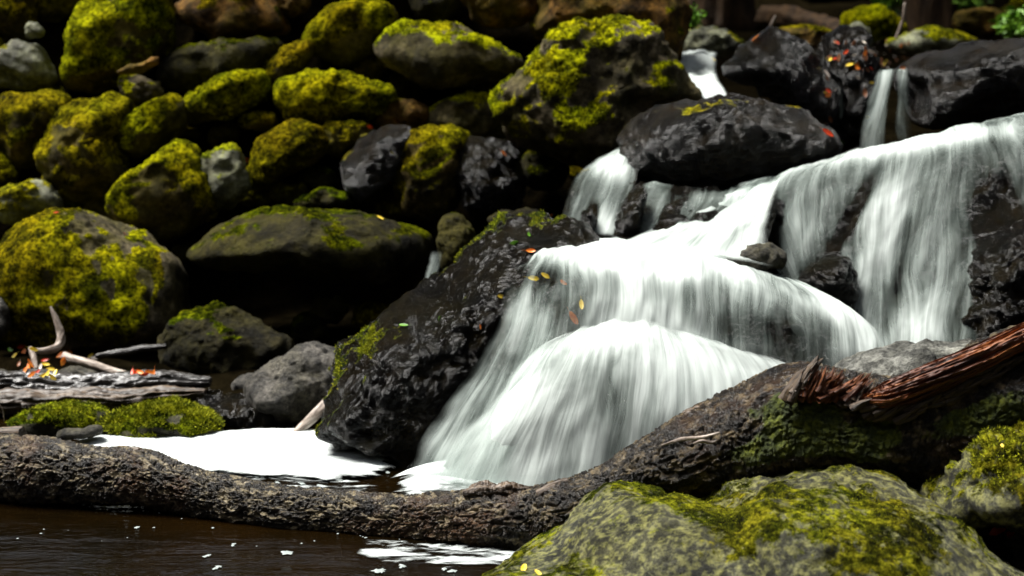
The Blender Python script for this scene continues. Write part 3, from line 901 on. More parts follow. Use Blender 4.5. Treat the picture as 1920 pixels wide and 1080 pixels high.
fibre_slab('exposed_heartwood', [(1605, 752), (1655, 720), (1740, 684), (1837, 645), (1925, 605), (2060, 548)], [(1608, 756), (1668, 772), (1765, 738), (1840, 700), (1925, 655), (2060, 598)], 2.25, 0.035, LOG, nr=160, amp=0.008)['label'] = 'torn reddish brown heartwood along the top of the log'
for k, (pa, pb, w_) in enumerate([((1640, 790), (1770, 735), 5), ((1760, 742), (1905, 662), 6), ((1700, 775), (1790, 748), 4), ((1240, 835), (1350, 810), 3), ((1300, 832), (1345, 826), 3)]):
    a, b = P(*pa, 2.235), P(*pb, 2.225)
    m_ = (a + b) / 2
    tube_obj('bark_strip', np.array([a, a * .65 + b * .35 + cU * .002, a * .3 + b * .7 - cU * .002, b]), [0.001, w_ * 0.0009, w_ * .0008, 0.0008], 'twig' if k > 2 else 'drift2', 50, 12, 0.5, (300, 30), LOG, seed=k, bv=False)


def splinter(p0, p1, r0, parent, mat, seed):
    n = 26
    rs = np.random.RandomState(seed)
    mid = (p0 * .5 + p1 * .5) + rs.normal(size=3) * r0 * 0.4
    return [p0, mid, p1], [r0, r0 * 0.72, r0 * 0.08]


def splinter_crown(name, specs, parent, mat, seed=0):
    Vs, Fs, UV = [], [], []
    off = 0
    rs = np.random.RandomState(seed)
    for k, (a, b, wpx, Ya, Yb) in enumerate(specs):
        p0, p1 = P(*a, Ya), P(*b, Yb)
        pth, rad = splinter(p0, p1, wpx * Ya / FPX, parent, mat, seed + k)
        nl, nr = 40, 16
        G, d, s, th, r, c = tube(np.array(pth), rad, nl, nr, flat=1.0)
        S, TH = np.meshgrid(s, th, indexing='ij')
        q = np.stack([S * 25, np.cos(TH) * 1.6, np.sin(TH) * 1.6], -1).reshape(-1, 3) + seed + k * 3
        G = G + d * (ridged(q, 3).reshape(S.shape) * 0.35 * r[:, None])[..., None]
        Vs.append(G.reshape(-1, 3)); Fs.append(grid_faces(nr, nl, True) + off); off += nl * nr
        UV.append(np.stack([S.ravel(), (TH * 0.01 + k).ravel()], 1))
    return mesh_obj(name, np.vstack(Vs), np.vstack(Fs), M[mat], parent=parent, uv=np.vstack(UV), loc=np.array(parent.location))


rs = np.random.RandomState(3)
sp = []
for k in range(95):                       # jagged end of the snapped branch
    x0 = rs.uniform(1500, 1580)
    bx, by = x0 + rs.uniform(-22, 5) - 10, 742 + rs.uniform(-10, 14) - (x0 - 1500) * 0.1
    ty = 690 + abs(x0 - 1545) * 0.25 + rs.uniform(-6, 22)
    sp.append(((bx, by), (x0 + rs.uniform(-4, 12), ty), rs.uniform(2, 5.5), 2.30 - rs.rand() * 0.055, 2.29 - rs.rand() * 0.05))
splinter_crown('splintered_wood', sp, LOG, 'heart', 4)['label'] = 'jagged orange red splinters of the snapped branch'
sp = []
for k in range(60):
    x0 = rs.uniform(1565, 1625)
    sp.append(((x0 - rs.uniform(15, 40), 742 + rs.uniform(-8, 12)), (x0 + rs.uniform(0, 22), 722 - (x0 - 1565) * 0.42 + rs.uniform(-4, 14)), rs.uniform(2, 5), 2.29 - rs.rand() * 0.05, 2.28 - rs.rand() * 0.04))
splinter_crown('splintered_wood', sp, LOG, 'heart', 90)
sp = []
for k in range(22):
    x0 = rs.uniform(1600, 1662)
    sp.append(((x0 - rs.uniform(20, 45), 752 + rs.uniform(-6, 12)), (x0 - rs.uniform(0, 12), 722 + rs.uniform(-8, 12)), rs.uniform(4, 8), 2.28 - rs.rand() * 0.04, 2.27 - rs.rand() * 0.03))
splinter_crown('splintered_wood', sp, LOG, 'drift2', 30)
sp = []
for k in range(34):                        # black bark lip left of the snapped branch
    t = rs.rand()
    sp.append(((1470 + t * 42 + rs.uniform(-6, 6), 752 - t * 40 + rs.uniform(-5, 10)), (1498 + t * 46 + rs.uniform(-4, 4), 706 - t * 40 + rs.uniform(-5, 6)), rs.uniform(5, 9), 2.27 - rs.rand() * 0.02, 2.275 - rs.rand() * 0.02))
splinter_crown('bark_lip', sp, LOG, 'drift2', 60)
sp = []
for k in range(90):                        # torn bark edge below the heartwood
    t = rs.rand()
    x0 = 1590 + t * 370
    y0 = np.interp(x0, [1590, 1640, 1680, 1765, 1840, 1960], [758, 776, 778, 745, 706, 645]) + rs.uniform(-3, 12)
    L_ = rs.uniform(18, 60)
    sp.append(((x0, y0 + 3), (x0 + L_, y0 - L_ * 0.42 + rs.uniform(-5, 3)), rs.uniform(2.5, 6.5), 2.245 - rs.rand() * 0.02, 2.235 - rs.rand() * 0.02))
splinter_crown('bark_edge', sp, LOG, 'drift2', 160)
# small stub and bark flakes on the middle of the log
tube_obj('broken_twig', px_path([(1008, 928, 2.42), (1035, 915, 2.42), (1066, 904, 2.42)]), [0.009, 0.0085, 0.007], 'drift2', 60, 24, 0.3, (200, 25), LOG, seed=2, bv=False, ragged=0.003)
for k, (x0, x1, y0) in enumerate([(868, 992, 922), (880, 940, 916), (925, 992, 917), (1280, 1360, 775), (225, 285, 852)]):
    Y0 = np.interp((x0 + x1) / 2, [a[0] for a in LG], [a[2] for a in LG])
    tube_obj('bark_flake', px_path([(x0, y0 + 3, Y0), (x0 * .6 + x1 * .4, y0 - 2, Y0), (x1, y0 - (22 if k == 3 else 0), Y0)]), [0.004, 0.009, 0.003], 'drift2', 90, 24, 0.6, (260, 40), LOG, seed=k + 20, bv=False, sharp=True)

# left shore wood
tube_obj('driftwood_plank', px_path([(-330, 735, 3.44), (-200, 728, 3.43), (-60, 722, 3.42), (60, 719, 3.42), (180, 722, 3.41), (290, 715, 3.40), (395, 716, 3.40)]), [0.012, 0.02, 0.02, 0.022, 0.021, 0.018, 0.008], 'drift', 260, 50, 0.5, (150, 8), seed=1, sharp=True, flat=1.9,
         label='long weathered grey driftwood plank on the left shore', cat='driftwood')
tube_obj('driftwood_plank', px_path([(-60, 752, 3.34), (60, 752, 3.34), (180, 748, 3.33), (300, 742, 3.33), (385, 735, 3.33)]), [0.02, 0.02, 0.018, 0.016, 0.006], 'drift2', 260, 50, 0.5, (150, 8), seed=3, sharp=True, flat=1.6,
         label='dark brown rotten plank under the grey driftwood plank', cat='driftwood')
tube_obj('short_log', px_path([(-260, 822, 2.9), (-60, 818, 2.86), (0, 817, 2.85), (42, 816, 2.84)]), [0.014, 0.018, 0.018, 0.016], 'drift2', 160, 50, 0.25, (120, 10), seed=5, ragged=0.003,
         label='short brown log end poking in at the left edge', cat='log')
tube_obj('leaning_stick', px_path([(530, 833, 3.12), (570, 800, 3.14), (610, 758, 3.17), (648, 716, 3.20)]), [0.004, 0.011, 0.012, 0.005], 'twig', 160, 24, 0.25, (150, 12), seed=6,
         label='pale stripped stick leaning against the black rock', cat='stick')
tube_obj('curved_twig', px_path([(95, 575, 3.62), (106, 602, 3.61), (115, 632, 3.60), (108, 650, 3.58), (80, 658, 3.55), (58, 655, 3.53)]), [0.003, 0.008, 0.011, 0.010, 0.008, 0.005], 'twig', 160, 20, 0.2, (150, 16), seed=7,
         label='curved pale twig standing up before the great boulder', cat='twig')
tube_obj('short_twig', px_path([(57, 652, 3.5), (64, 672, 3.48), (68, 692, 3.46)]), [0.006, 0.008, 0.006], 'twig', 60, 16, 0.2, (150, 16), seed=8, label='short upright pale twig among the bright leaves', cat='twig')
tube_obj('fallen_branch', px_path([(120, 668, 3.55), (165, 682, 3.52), (210, 695, 3.5), (252, 704, 3.48)]), [0.012, 0.011, 0.010, 0.008], 'twig', 120, 24, 0.2, (120, 16), seed=9, label='pale broken branch running down to the driftwood plank', cat='branch')
tube_obj('fallen_branch', px_path([(180, 668, 3.62), (230, 660, 3.62), (275, 652, 3.62), (312, 648, 3.62)]), [0.006, 0.009, 0.009, 0.006], 'drift', 100, 20, 0.25, (120, 16), seed=10, label='thin grey branch lying at the foot of the great boulder', cat='branch')
tube_obj('bent_stalk', px_path([(-5, 755, 3.2), (5, 768, 3.2), (8, 790, 3.2)]), [0.0012, 0.0014, 0.0012], 'twig', 30, 8, 0.1, seed=11, label='thin bent grass stalk at the left edge', cat='stalk')
tube_obj('thin_stem', px_path([(1697, 5, 5.4), (1692, 40, 5.4), (1680, 72, 5.4)]), [0.005, 0.006, 0.006], 'twig', 40, 10, 0.1, seed=12, label='thin bare stem leaning upstream by the leaf litter', cat='stem')
tube_obj('thin_stem', px_path([(1455, 30, 5.0), (1448, 45, 5.0), (1440, 62, 5.0)]), [0.006, 0.008, 0.008], 'drift2', 40, 10, 0.1, seed=13, label='short mossy stem above the angular black block', cat='stem')

# trees upstream: base of trunk visible only at the top edge
M['trunk'] = simple_mat('tree_bark', (0.02, 0.012, 0.006), (0.10, 0.055, 0.022), 0.85, 12, 0.03, (1, 1, 0.25))
M['foliage'] = simple_mat('tree_leaves', (0.02, 0.04, 0.004), (0.08, 0.13, 0.01), 0.6, 2, 0)
M['fern'] = simple_mat('plant_leaves', (0.05, 0.15, 0.006), (0.16, 0.32, 0.014), 0.5, 25, 0)


def ground_z(x, y):
    return float(ground_h(np.array([x]), np.array([y]))[0])


def leaf_cloud(name, centers, rad, count, size, mat, parent, seed):
    rs = np.random.RandomState(seed)
    c = np.array(centers)[rs.randint(0, len(centers), count)]
    p = c + rs.normal(size=(count, 3)) * rad
    d = rs.normal(size=(count, 3)); d /= np.linalg.norm(d, axis=1)[:, None]
    e = np.cross(d, rs.normal(size=(count, 3))); e /= np.linalg.norm(e, axis=1)[:, None]
    s = size * (0.5 + rs.rand(count))[:, None]
    V = np.stack([p - d * s, p + e * s * 0.45, p + d * s, p - e * s * 0.45], 1).reshape(-1, 3)
    return mesh_obj(name, V, np.arange(len(V)).reshape(-1, 4), M[mat], parent=parent, smooth=False, loc=np.array(parent.location))


def tree(px, Y, r, h, seed, label):
    x = P(px, 60, Y)[0]
    z = ground_z(x, Y) - 0.1
    rs = np.random.RandomState(seed)
    root = empty('forest_tree', (x, Y, z))
    tag(root, label, 'tree', 'trees upstream')
    lean = rs.uniform(-0.25, 0.25)
    path = np.array([[x, Y, z], [x + lean * .2, Y, z + h * .3], [x + lean * .8, Y, z + h * .65], [x + lean, Y, z + h]])
    tube_obj('trunk', path, [r * 1.5, r, r * .8, r * .2], 'trunk', 120, 32, 0.25, (30, 2), root, seed=seed, bv=False)
    cs = []
    for k in range(7):
        a = rs.rand() * 6.28
        z0 = z + h * rs.uniform(.5, .85)
        b = np.array([x + lean * .8, Y, z0])
        e = b + np.array([math.cos(a), math.sin(a), 0.5]) * rs.uniform(1.0, 2.0)
        tube_obj('limb', np.array([b, (b + e) / 2 + [0, 0, .1], e]), [r * .35, r * .25, r * .06], 'trunk', 24, 8, 0.2, (20, 2), root, seed=seed + k, bv=False)
        cs += [e, (b + e) / 2 + np.array([0, 0, .3])]
    leaf_cloud('crown', cs, 0.5, 3500, 0.11, 'foliage', root, seed)


tree(1742, 8.0, 0.10, 6.0, 1, 'brown tree trunk rising upstream near the thin bare stem')
tree(1350, 10.5, 0.16, 7.0, 2, 'dark tree trunk in deep shade above the narrow upper stream')
tree(1985, 11.0, 0.15, 7.5, 3, 'tree growing beyond the bright green plant at the right')
tree(1530, 13.0, 0.18, 8.0, 4, 'farthest dark tree trunk above the angular black block')
tree(700, 9.0, 0.16, 7.0, 5, 'tree standing on the bank behind the mossy dome boulder')
tree(150, 8.0, 0.15, 6.5, 6, 'tree standing on the bank behind the tall steep mossy boulder')
tube_obj('rotten_log', px_path([(1430, 30, 7.2), (1490, 38, 7.0), (1560, 58, 6.6), (1590, 70, 6.4)]), [0.05, 0.06, 0.05, 0.03], 'trunk', 80, 24, 0.3, (30, 3), seed=31, label='brown fallen trunk lying upstream behind the black block', cat='log')
rk([(1785, 30), (1820, 16), (1870, 20), (1890, 45), (1860, 66), (1800, 62)], 6.8, 'brown', 'blurred brown stone upstream left of the bright plant', 0.15)
rk([(1880, 20), (1910, 0), (1960, 0), (1960, 45), (1890, 48)], 7.4, 'olive', 'blurred dark mossy stone at the top right corner', 0.6)


def plant(px, py, Y, rad, cnt, label, seed, size=0.03):
    p = P(px, py, Y)
    root = empty('leafy_plant', p - np.array([0, 0, rad]))
    tag(root, label, 'plant')
    tube_obj('stem', np.array([p - [0, 0, rad], p, p + [0, 0, rad * .8]]), [0.008, 0.006, 0.003], 'trunk', 20, 8, 0.1, parent=root, bv=False)
    leaf_cloud('leaves', [p], rad * 0.45, cnt, size, 'fern', root, seed)


plant(1900, 48, 5.6, 0.06, 240, 'bright green leafy plant at the right edge upstream', 1, 0.02)
plant(1805, 2, 8.0, 0.14, 320, 'green leafy plant at the top edge between trunk and corner', 2)
plant(1660, 4, 8.5, 0.08, 160, 'small green plant at the top edge above the blurred green stone', 3)
plant(1297, 35, 4.9, 0.035, 500, 'yellow green moss sprig on the side of the huge brown boulder', 4, 0.008)

# ------------------------------------------------------------------ water sheets


def interp2(ctrl, nu, nv):
    """ctrl [nv0][nu0][3] -> (nv,nu,3) smooth surface"""
    C = np.asarray(ctrl, float)
    A = np.stack([cr_open(row, nu) for row in C])
    return np.stack([cr_open(A[:, j], nv) for j in range(nu)], 1)


def holes_density(PX, PY, spots):
    d = np.zeros_like(PX)
    for (x, y, rx, ry, rot, a) in spots:
        c, s_ = math.cos(R(rot)), math.sin(R(rot))
        dx, dy = PX - x, PY - y
        u, v = (dx * c + dy * s_) / rx, (-dx * s_ + dy * c) / ry
        d += a * np.exp(-(u * u + v * v))
    return d


WFN = [0]


def sheet(root, name, ctrl, dens=0.6, spots=(), fade=(0.06, 0.06, 0.05, 0.03), nu=260, nv=260, ledge=None, amp=0.006, fx=45, back=0.04, body=0.35, mat='fall', drough=0.03):
    """ctrl rows go down the flow, each point (px,py,Y)"""
    WFN[0] += 1
    sd_ = WFN[0] * 3.7
    cp = [[P(*p) for p in row] for row in ctrl]
    G = interp2(cp, nu, nv)
    L = np.cumsum(np.concatenate([np.zeros((1, nu)), np.linalg.norm(np.diff(G, axis=0), axis=2)]), axis=0)
    Wd = np.linalg.norm(np.diff(G, axis=1), axis=2)
    wmid = np.concatenate([[0], np.cumsum(Wd.mean(0))])
    U = np.broadcast_to(wmid[None], (nv, nu)) + 0
    n = grid_normals(G)
    if (n @ (-cF)).mean() < 0: n = -n
    q = np.stack([U * fx, L * 1.6, 0 * U + sd_], -1).reshape(-1, 3)
    lump = fbm(np.stack([U * 12, L * 4, 0 * U + sd_ + 5], -1).reshape(-1, 3), 3).reshape(U.shape)
    rid = fbm(q, 3).reshape(U.shape)
    Gd = G + n * (rid * amp * 0.22 + lump * amp * 1.5)[..., None]
    rel = Gd - cO
    dep = rel @ cF
    PX = 960 + rel @ cR / dep * FPX
    PY = 540 - rel @ cU / dep * FPX
    D = dens + holes_density(PX, PY, spots) + lump * 0.16
    uu = np.linspace(0, 1, nu)[None]
    vv = np.linspace(0, 1, nv)[:, None]
    wob = fbm(np.stack([U * 0 + vv * 5, U * 3, 0 * U + sd_], -1).reshape(-1, 3), 3).reshape(U.shape) * 0.25
    f0, f1, f2, f3 = fade
    E = np.ones_like(U)
    if f0: E *= sstep(0, f0, uu + wob * f0)
    if f1: E *= sstep(0, f1, 1 - uu + wob * f1)
    if f2: E *= sstep(0, f2, vv + wob * f2)
    if f3: E *= sstep(0, f3, 1 - vv + wob * f3)
    warp = fbm(np.stack([U * 7, L * 2.2, 0 * U + sd_ + 21], -1).reshape(-1, 3), 3).reshape(U.shape) * 0.035
    uv = np.stack([(U + warp + sd_).ravel(), L.ravel()], 1)
    o = mesh_obj(name, Gd.reshape(-1, 3), grid_faces(nu, nv), M[mat], parent=root, uv=uv, loc=np.array(root.location) if root else None, attrs={'dens': D.ravel(), 'edge': E.ravel()})
    if ledge:
        s2 = 2
        B = G[::s2, ::s2]
        nb = n[::s2, ::s2]
        nvb, nub = B.shape[:2]
        q = B.reshape(-1, 3)
        no = (fbm(q * 14 + sd_, 4) * 0.5 + ridged(q * 10, 3) * 0.35).reshape(nvb, nub)
        Fr = B - nb * back + nb * (no * drough)[..., None]
        Bk = B - nb * back + np.array([0, body, -0.10])
        V = np.vstack([Fr.reshape(-1, 3), Bk.reshape(-1, 3)])
        N_ = nvb * nub
        Fq = grid_faces(nub, nvb)
        Fl = Fq.tolist() + (Fq[:, ::-1] + N_).tolist()
        idx = np.arange(N_).reshape(nvb, nub)
        loop = np.concatenate([idx[0], idx[1:, -1], idx[-1, -2::-1], idx[-2:0:-1, 0]])
        for a, b in zip(loop, np.roll(loop, -1)):
            Fl.append([b, a, a + N_, b + N_])
        r_ = mesh_obj('rock_ledge', V, Fl, M['wet'], attrs={'moss': np.zeros(len(V))})
        tag(r_, ledge, 'rock')
        BVS.append((BVHTree.FromPolygons(V.tolist(), Fl), r_))
    return o


def fall_root(px, py, Y, label, name='waterfall', cat='waterfall'):
    r = empty(name, P(px, py, Y))
    return tag(r, label, cat)


# --- upper right curtain
UR = fall_root(1700, 650, 3.0, 'wide upper curtain of white water pouring over the ledge at the right')
sheet(UR, 'water_curtain', [
    [(1400, 345, 3.62), (1470, 322, 3.62), (1560, 290, 3.64), (1650, 268, 3.66), (1750, 252, 3.68), (1850, 228, 3.70), (1990, 205, 3.72), (2150, 200, 3.74)],
    [(1385, 352, 3.52), (1450, 330, 3.52), (1550, 296, 3.52), (1650, 278, 3.50), (1760, 252, 3.50), (1860, 230, 3.50), (1990, 212, 3.50), (2160, 215, 3.52)],
    [(1385, 380, 3.45), (1440, 350, 3.43), (1535, 325, 3.41), (1650, 300, 3.40), (1765, 285, 3.38), (1870, 265, 3.36), (1990, 250, 3.36), (2170, 250, 3.40)],
    [(1420, 440, 3.38), (1450, 430, 3.36), (1525, 420, 3.34), (1635, 400, 3.32), (1755, 385, 3.30), (1880, 370, 3.28), (1990, 360, 3.28), (2190, 350, 3.32)],
    [(1450, 500, 3.32), (1480, 505, 3.29), (1530, 520, 3.27), (1620, 520, 3.24), (1740, 510, 3.21), (1880, 500, 3.19), (1990, 480, 3.19), (2200, 480, 3.25)],
    [(1480, 560, 3.24), (1510, 570, 3.21), (1560, 600, 3.18), (1620, 650, 3.13), (1730, 650, 3.09), (1850, 650, 3.07), (1990, 640, 3.07), (2210, 640, 3.15)],
    [(1490, 640, 3.18), (1520, 650, 3.16), (1560, 680, 3.12), (1620, 720, 3.05), (1730, 720, 3.02), (1850, 720, 3.0), (1990, 720, 3.0), (2220, 720, 3.1)],
], dens=0.46, spots=[(1600, 400, 75, 13, -62, -0.65), (1450, 420, 22, 60, 0, -0.35), (1550, 530, 45, 35, 0, -0.45), (1870, 400, 50, 70, 0, -0.28), (1900, 560, 50, 120, 0, -0.6),
                     (1700, 460, 18, 150, 15, -0.28), (1660, 470, 50, 170, 15, 0.28), (1560, 285, 150, 22, -12, 0.35), (1780, 260, 160, 16, -10, 0.3), (1720, 630, 50, 60, 0, 0.35), (1410, 460, 40, 30, 0, -.3)],
      ledge='black wet ledge behind the wide upper curtain of water', nu=420, nv=320, fade=(0.05, 0.03, 0.08, 0.02), back=0.035)
# --- channel in the middle
MC = fall_root(1250, 460, 3.2, 'bright white chute rushing down the middle between the wet dome and the upper curtain')
sheet(MC, 'water_chute', [
    [(1330, 372, 3.62), (1380, 358, 3.60), (1430, 338, 3.58), (1480, 322, 3.57)],
    [(1290, 392, 3.50), (1345, 380, 3.48), (1410, 358, 3.46), (1470, 340, 3.44)],
    [(1235, 425, 3.40), (1300, 415, 3.37), (1380, 395, 3.35), (1450, 385, 3.33)],
    [(1170, 455, 3.32), (1250, 450, 3.28), (1350, 440, 3.25), (1440, 440, 3.22)],
    [(1090, 470, 3.26), (1200, 480, 3.20), (1330, 485, 3.16), (1450, 500, 3.13)],
], dens=0.74, spots=[(1380, 440, 50, 12, -50, -0.25), (1430, 370, 60, 18, -30, 0.2)], ledge='dark wet rock under the bright white chute', fade=(0.12, 0.10, 0.12, 0.05), back=0.035)
# thin film over the sloping rock below the wet dome
TF = fall_root(1260, 440, 3.4, 'thin glassy film of water over the sloping rock below the wet dome')
sheet(TF, 'water_film', [
    [(1200, 345, 3.62), (1260, 343, 3.62), (1330, 345, 3.62), (1420, 345, 3.62)],
    [(1180, 360, 3.50), (1245, 352, 3.50), (1320, 355, 3.50), (1400, 358, 3.50)],
    [(1165, 400, 3.42), (1225, 395, 3.41), (1295, 395, 3.40), (1370, 392, 3.40)],
    [(1160, 450, 3.36), (1210, 450, 3.34), (1265, 440, 3.33), (1320, 430, 3.33)],
], dens=0.42, spots=[(1180, 400, 18, 60, 10, -0.7), (1240, 410, 30, 50, 20, 0.2), (1330, 352, 80, 14, 0, -0.1)], ledge='dark sloping wet rock just below the wet dome', fade=(0.1, 0.15, 0.15, 0.03), back=0.02)
# --- side cascade, left of the dome
SC1 = fall_root(1110, 440, 3.4, 'narrow side cascade tumbling down left of the wet dome')
sheet(SC1, 'water_strand', [
    [(1160, 272, 3.85), (1185, 262, 3.85), (1215, 262, 3.85)],
    [(1120, 300, 3.72), (1160, 292, 3.70), (1200, 290, 3.70)],
    [(1075, 335, 3.62), (1135, 330, 3.60), (1195, 330, 3.60)],
    [(1055, 385, 3.54), (1110, 385, 3.52), (1185, 375, 3.52)],
    [(1045, 435, 3.48), (1095, 440, 3.46), (1160, 440, 3.44)],
], dens=0.52, spots=[(1110, 410, 10, 22, 10, -0.9), (1060, 330, 14, 30, 30, -0.3), (1160, 310, 30, 30, 0, 0.3), (1135, 420, 18, 30, 0, 0.4), (1105, 350, 20, 40, 0, -0.15)],
      ledge='dark rock under the narrow side cascade', fade=(0.14, 0.10, 0.10, 0.03), nu=140, nv=180, back=0.02, drough=0.02)
# --- middle dome curtain
MD = fall_root(1200, 660, 2.95, 'broad rounded middle tier of white water')
sheet(MD, 'water_curtain', [
    [(985, 470, 3.30), (1060, 448, 3.32), (1160, 448, 3.32), (1290, 462, 3.30), (1380, 485, 3.25), (1450, 510, 3.20), (1500, 530, 3.15)],
    [(965, 490, 3.16), (1045, 465, 3.14), (1160, 462, 3.12), (1300, 480, 3.10), (1420, 510, 3.08), (1520, 545, 3.05), (1590, 580, 3.03)],
    [(950, 520, 3.05), (1035, 500, 3.02), (1160, 500, 3.00), (1300, 520, 2.99), (1440, 545, 2.98), (1550, 575, 2.97), (1630, 610, 2.97)],
    [(940, 570, 3.00), (1025, 560, 2.96), (1160, 560, 2.94), (1300, 575, 2.93), (1440, 590, 2.93), (1560, 610, 2.93), (1655, 645, 2.93)],
    [(925, 630, 2.97), (1010, 630, 2.93), (1150, 630, 2.91), (1300, 640, 2.90), (1440, 645, 2.90), (1560, 655, 2.90), (1665, 680, 2.90)],
    [(900, 700, 2.95), (1000, 700, 2.91), (1150, 700, 2.89), (1300, 700, 2.88), (1440, 700, 2.88), (1560, 710, 2.88), (1680, 730, 2.88)],
], dens=0.54, spots=[(1200, 470, 170, 40, 5, 0.8), (1440, 620, 110, 42, 8, -0.24), (1060, 590, 50, 40, 0, -0.3), (1010, 520, 70, 25, 0, -0.2), (1290, 570, 14, 60, 0, -0.25), (1560, 580, 70, 22, 30, 0.3), (1180, 560, 60, 60, 0, 0.15),
                     (960, 640, 14, 70, 12, 0.3), (1620, 650, 25, 50, 0, 0.25), (1180, 610, 150, 35, 0, 0.35), (1330, 650, 90, 25, 12, 0.3)],
      ledge='dark rounded ledge behind the middle tier of white water', nu=460, nv=260, fade=(0.08, 0.04, 0.06, 0.30), back=0.03, amp=0.007)
# --- lower fan
LF = fall_root(1050, 920, 2.76, 'great lower fan of silky white water spreading into the pool')
sheet(LF, 'water_fan', [
    [(1040, 640, 2.93), (1090, 610, 2.93), (1150, 598, 2.93), (1220, 600, 2.93), (1300, 625, 2.92), (1400, 655, 2.92), (1520, 690, 2.90)],
    [(990, 670, 2.87), (1060, 632, 2.84), (1140, 612, 2.83), (1230, 618, 2.83), (1330, 645, 2.83), (1440, 680, 2.83), (1570, 720, 2.83)],
    [(930, 730, 2.83), (1020, 695, 2.78), (1130, 670, 2.76), (1240, 675, 2.76), (1360, 700, 2.76), (1480, 740, 2.77), (1620, 780, 2.77)],
    [(870, 795, 2.81), (980, 780, 2.74), (1110, 765, 2.72), (1240, 765, 2.71), (1370, 780, 2.71), (1500, 810, 2.72), (1660, 840, 2.72)],
    [(815, 860, 2.79), (940, 860, 2.73), (1090, 855, 2.70), (1240, 850, 2.69), (1380, 855, 2.69), (1520, 880, 2.69), (1690, 900, 2.69)],
    [(765, 932, 2.76), (905, 945, 2.72), (1070, 955, 2.68), (1240, 960, 2.66), (1390, 960, 2.66), (1540, 965, 2.66), (1720, 970, 2.66)],
], dens=0.76, spots=[(1150, 740, 60, 80, 10, -0.22), (1060, 860, 30, 90, 12, -0.22), (1150, 880, 60, 60, 0, -0.1), (1150, 615, 90, 30, 0, 0.25), (1300, 720, 110, 50, 30, 0.25), (850, 850, 90, 60, -45, 0.25), (1450, 690, 80, 30, 10, 0.4), (960, 780, 60, 80, 20, 0.15)],
      ledge='dark bedrock under the great lower fan of water', nu=460, nv=320, fade=(0.06, 0.02, 0.32, 0.03), back=0.04, amp=0.005, body=0.25)
# left veil running over the wet rock slope
sheet(LF, 'water_veil', [
    [(960, 560, 2.93), (1000, 560, 2.90), (1060, 560, 2.88)],
    [(918, 630, 2.88), (985, 630, 2.86), (1050, 625, 2.85)],
    [(875, 700, 2.85), (955, 700, 2.82), (1030, 690, 2.81)],
    [(822, 775, 2.81), (915, 780, 2.78), (1000, 780, 2.76)],
    [(775, 850, 2.78), (875, 860, 2.74), (970, 865, 2.71)],
    [(725, 932, 2.75), (835, 945, 2.71), (950, 955, 2.67)],
], dens=0.50, fade=(0.25, 0.2, 0.12, 0.04), nu=200, nv=260, amp=0.006)
sheet(LF, 'water_spray', [
    [(800, 880, 2.74), (930, 875, 2.70), (1080, 870, 2.67), (1260, 860, 2.66)],
    [(760, 915, 2.73), (920, 915, 2.69), (1080, 915, 2.66), (1280, 910, 2.65)],
    [(730, 945, 2.72), (910, 955, 2.68), (1080, 965, 2.65), (1300, 960, 2.64)],
], dens=0.55, fade=(0.3, 0.2, 0.75, 0.1), nu=160, nv=80, amp=0.006)
# second, airier layer of the fan: strands thrown clear of the rock
sheet(LF, 'water_fan', [
    [(1050, 632, 2.90), (1150, 600, 2.90), (1260, 608, 2.90), (1400, 655, 2.89)],
    [(980, 690, 2.80), (1125, 640, 2.78), (1275, 650, 2.78), (1450, 715, 2.78)],
    [(900, 780, 2.76), (1090, 740, 2.71), (1280, 745, 2.70), (1500, 810, 2.70)],
    [(830, 860, 2.75), (1060, 850, 2.67), (1280, 850, 2.66), (1540, 890, 2.66)],
    [(770, 938, 2.73), (1040, 965, 2.65), (1290, 970, 2.63), (1580, 970, 2.63)],
], dens=0.22, fade=(0.08, 0.05, 0.08, 0.05), nu=300, nv=260, amp=0.008)
# --- thin curtain top right
TC = fall_root(1660, 265, 3.75, 'thin see-through curtain of water falling beside the broad shiny rock')
sheet(TC, 'water_strand', [
    [(1650, 128, 4.15), (1675, 128, 4.15), (1705, 130, 4.15)],
    [(1640, 140, 4.02), (1672, 140, 4.00), (1706, 142, 4.00)],
    [(1625, 190, 3.97), (1668, 190, 3.95), (1708, 190, 3.95)],
    [(1615, 235, 3.94), (1664, 235, 3.92), (1712, 235, 3.92)],
    [(1606, 285, 3.92), (1660, 285, 3.90), (1716, 285, 3.90)],
], dens=0.44, spots=[(1672, 215, 7, 70, 5, -0.7), (1650, 200, 12, 80, 10, 0.2)], fade=(0.15, 0.2, 0.08, 0.02), nu=120, nv=160, amp=0.004)
# --- narrow upper stream
US = fall_root(1330, 180, 4.3, 'narrow upper stream slipping between the biggest mossy boulder and the black block')
sheet(US, 'water_run', [
    [(1275, 96, 5.0), (1310, 94, 5.0), (1345, 96, 5.0)],
    [(1272, 118, 4.75), (1305, 116, 4.72), (1345, 118, 4.70)],
    [(1285, 145, 4.45), (1310, 145, 4.42), (1345, 145, 4.40)],
    [(1305, 170, 4.30), (1330, 170, 4.27), (1360, 168, 4.25)],
    [(1325, 196, 4.15), (1350, 196, 4.12), (1385, 196, 4.10)],
], dens=0.85, fade=(0.12, 0.15, 0.05, 0.03), nu=90, nv=140, amp=0.01, ledge='wet rock bed under the narrow upper stream', body=0.3)
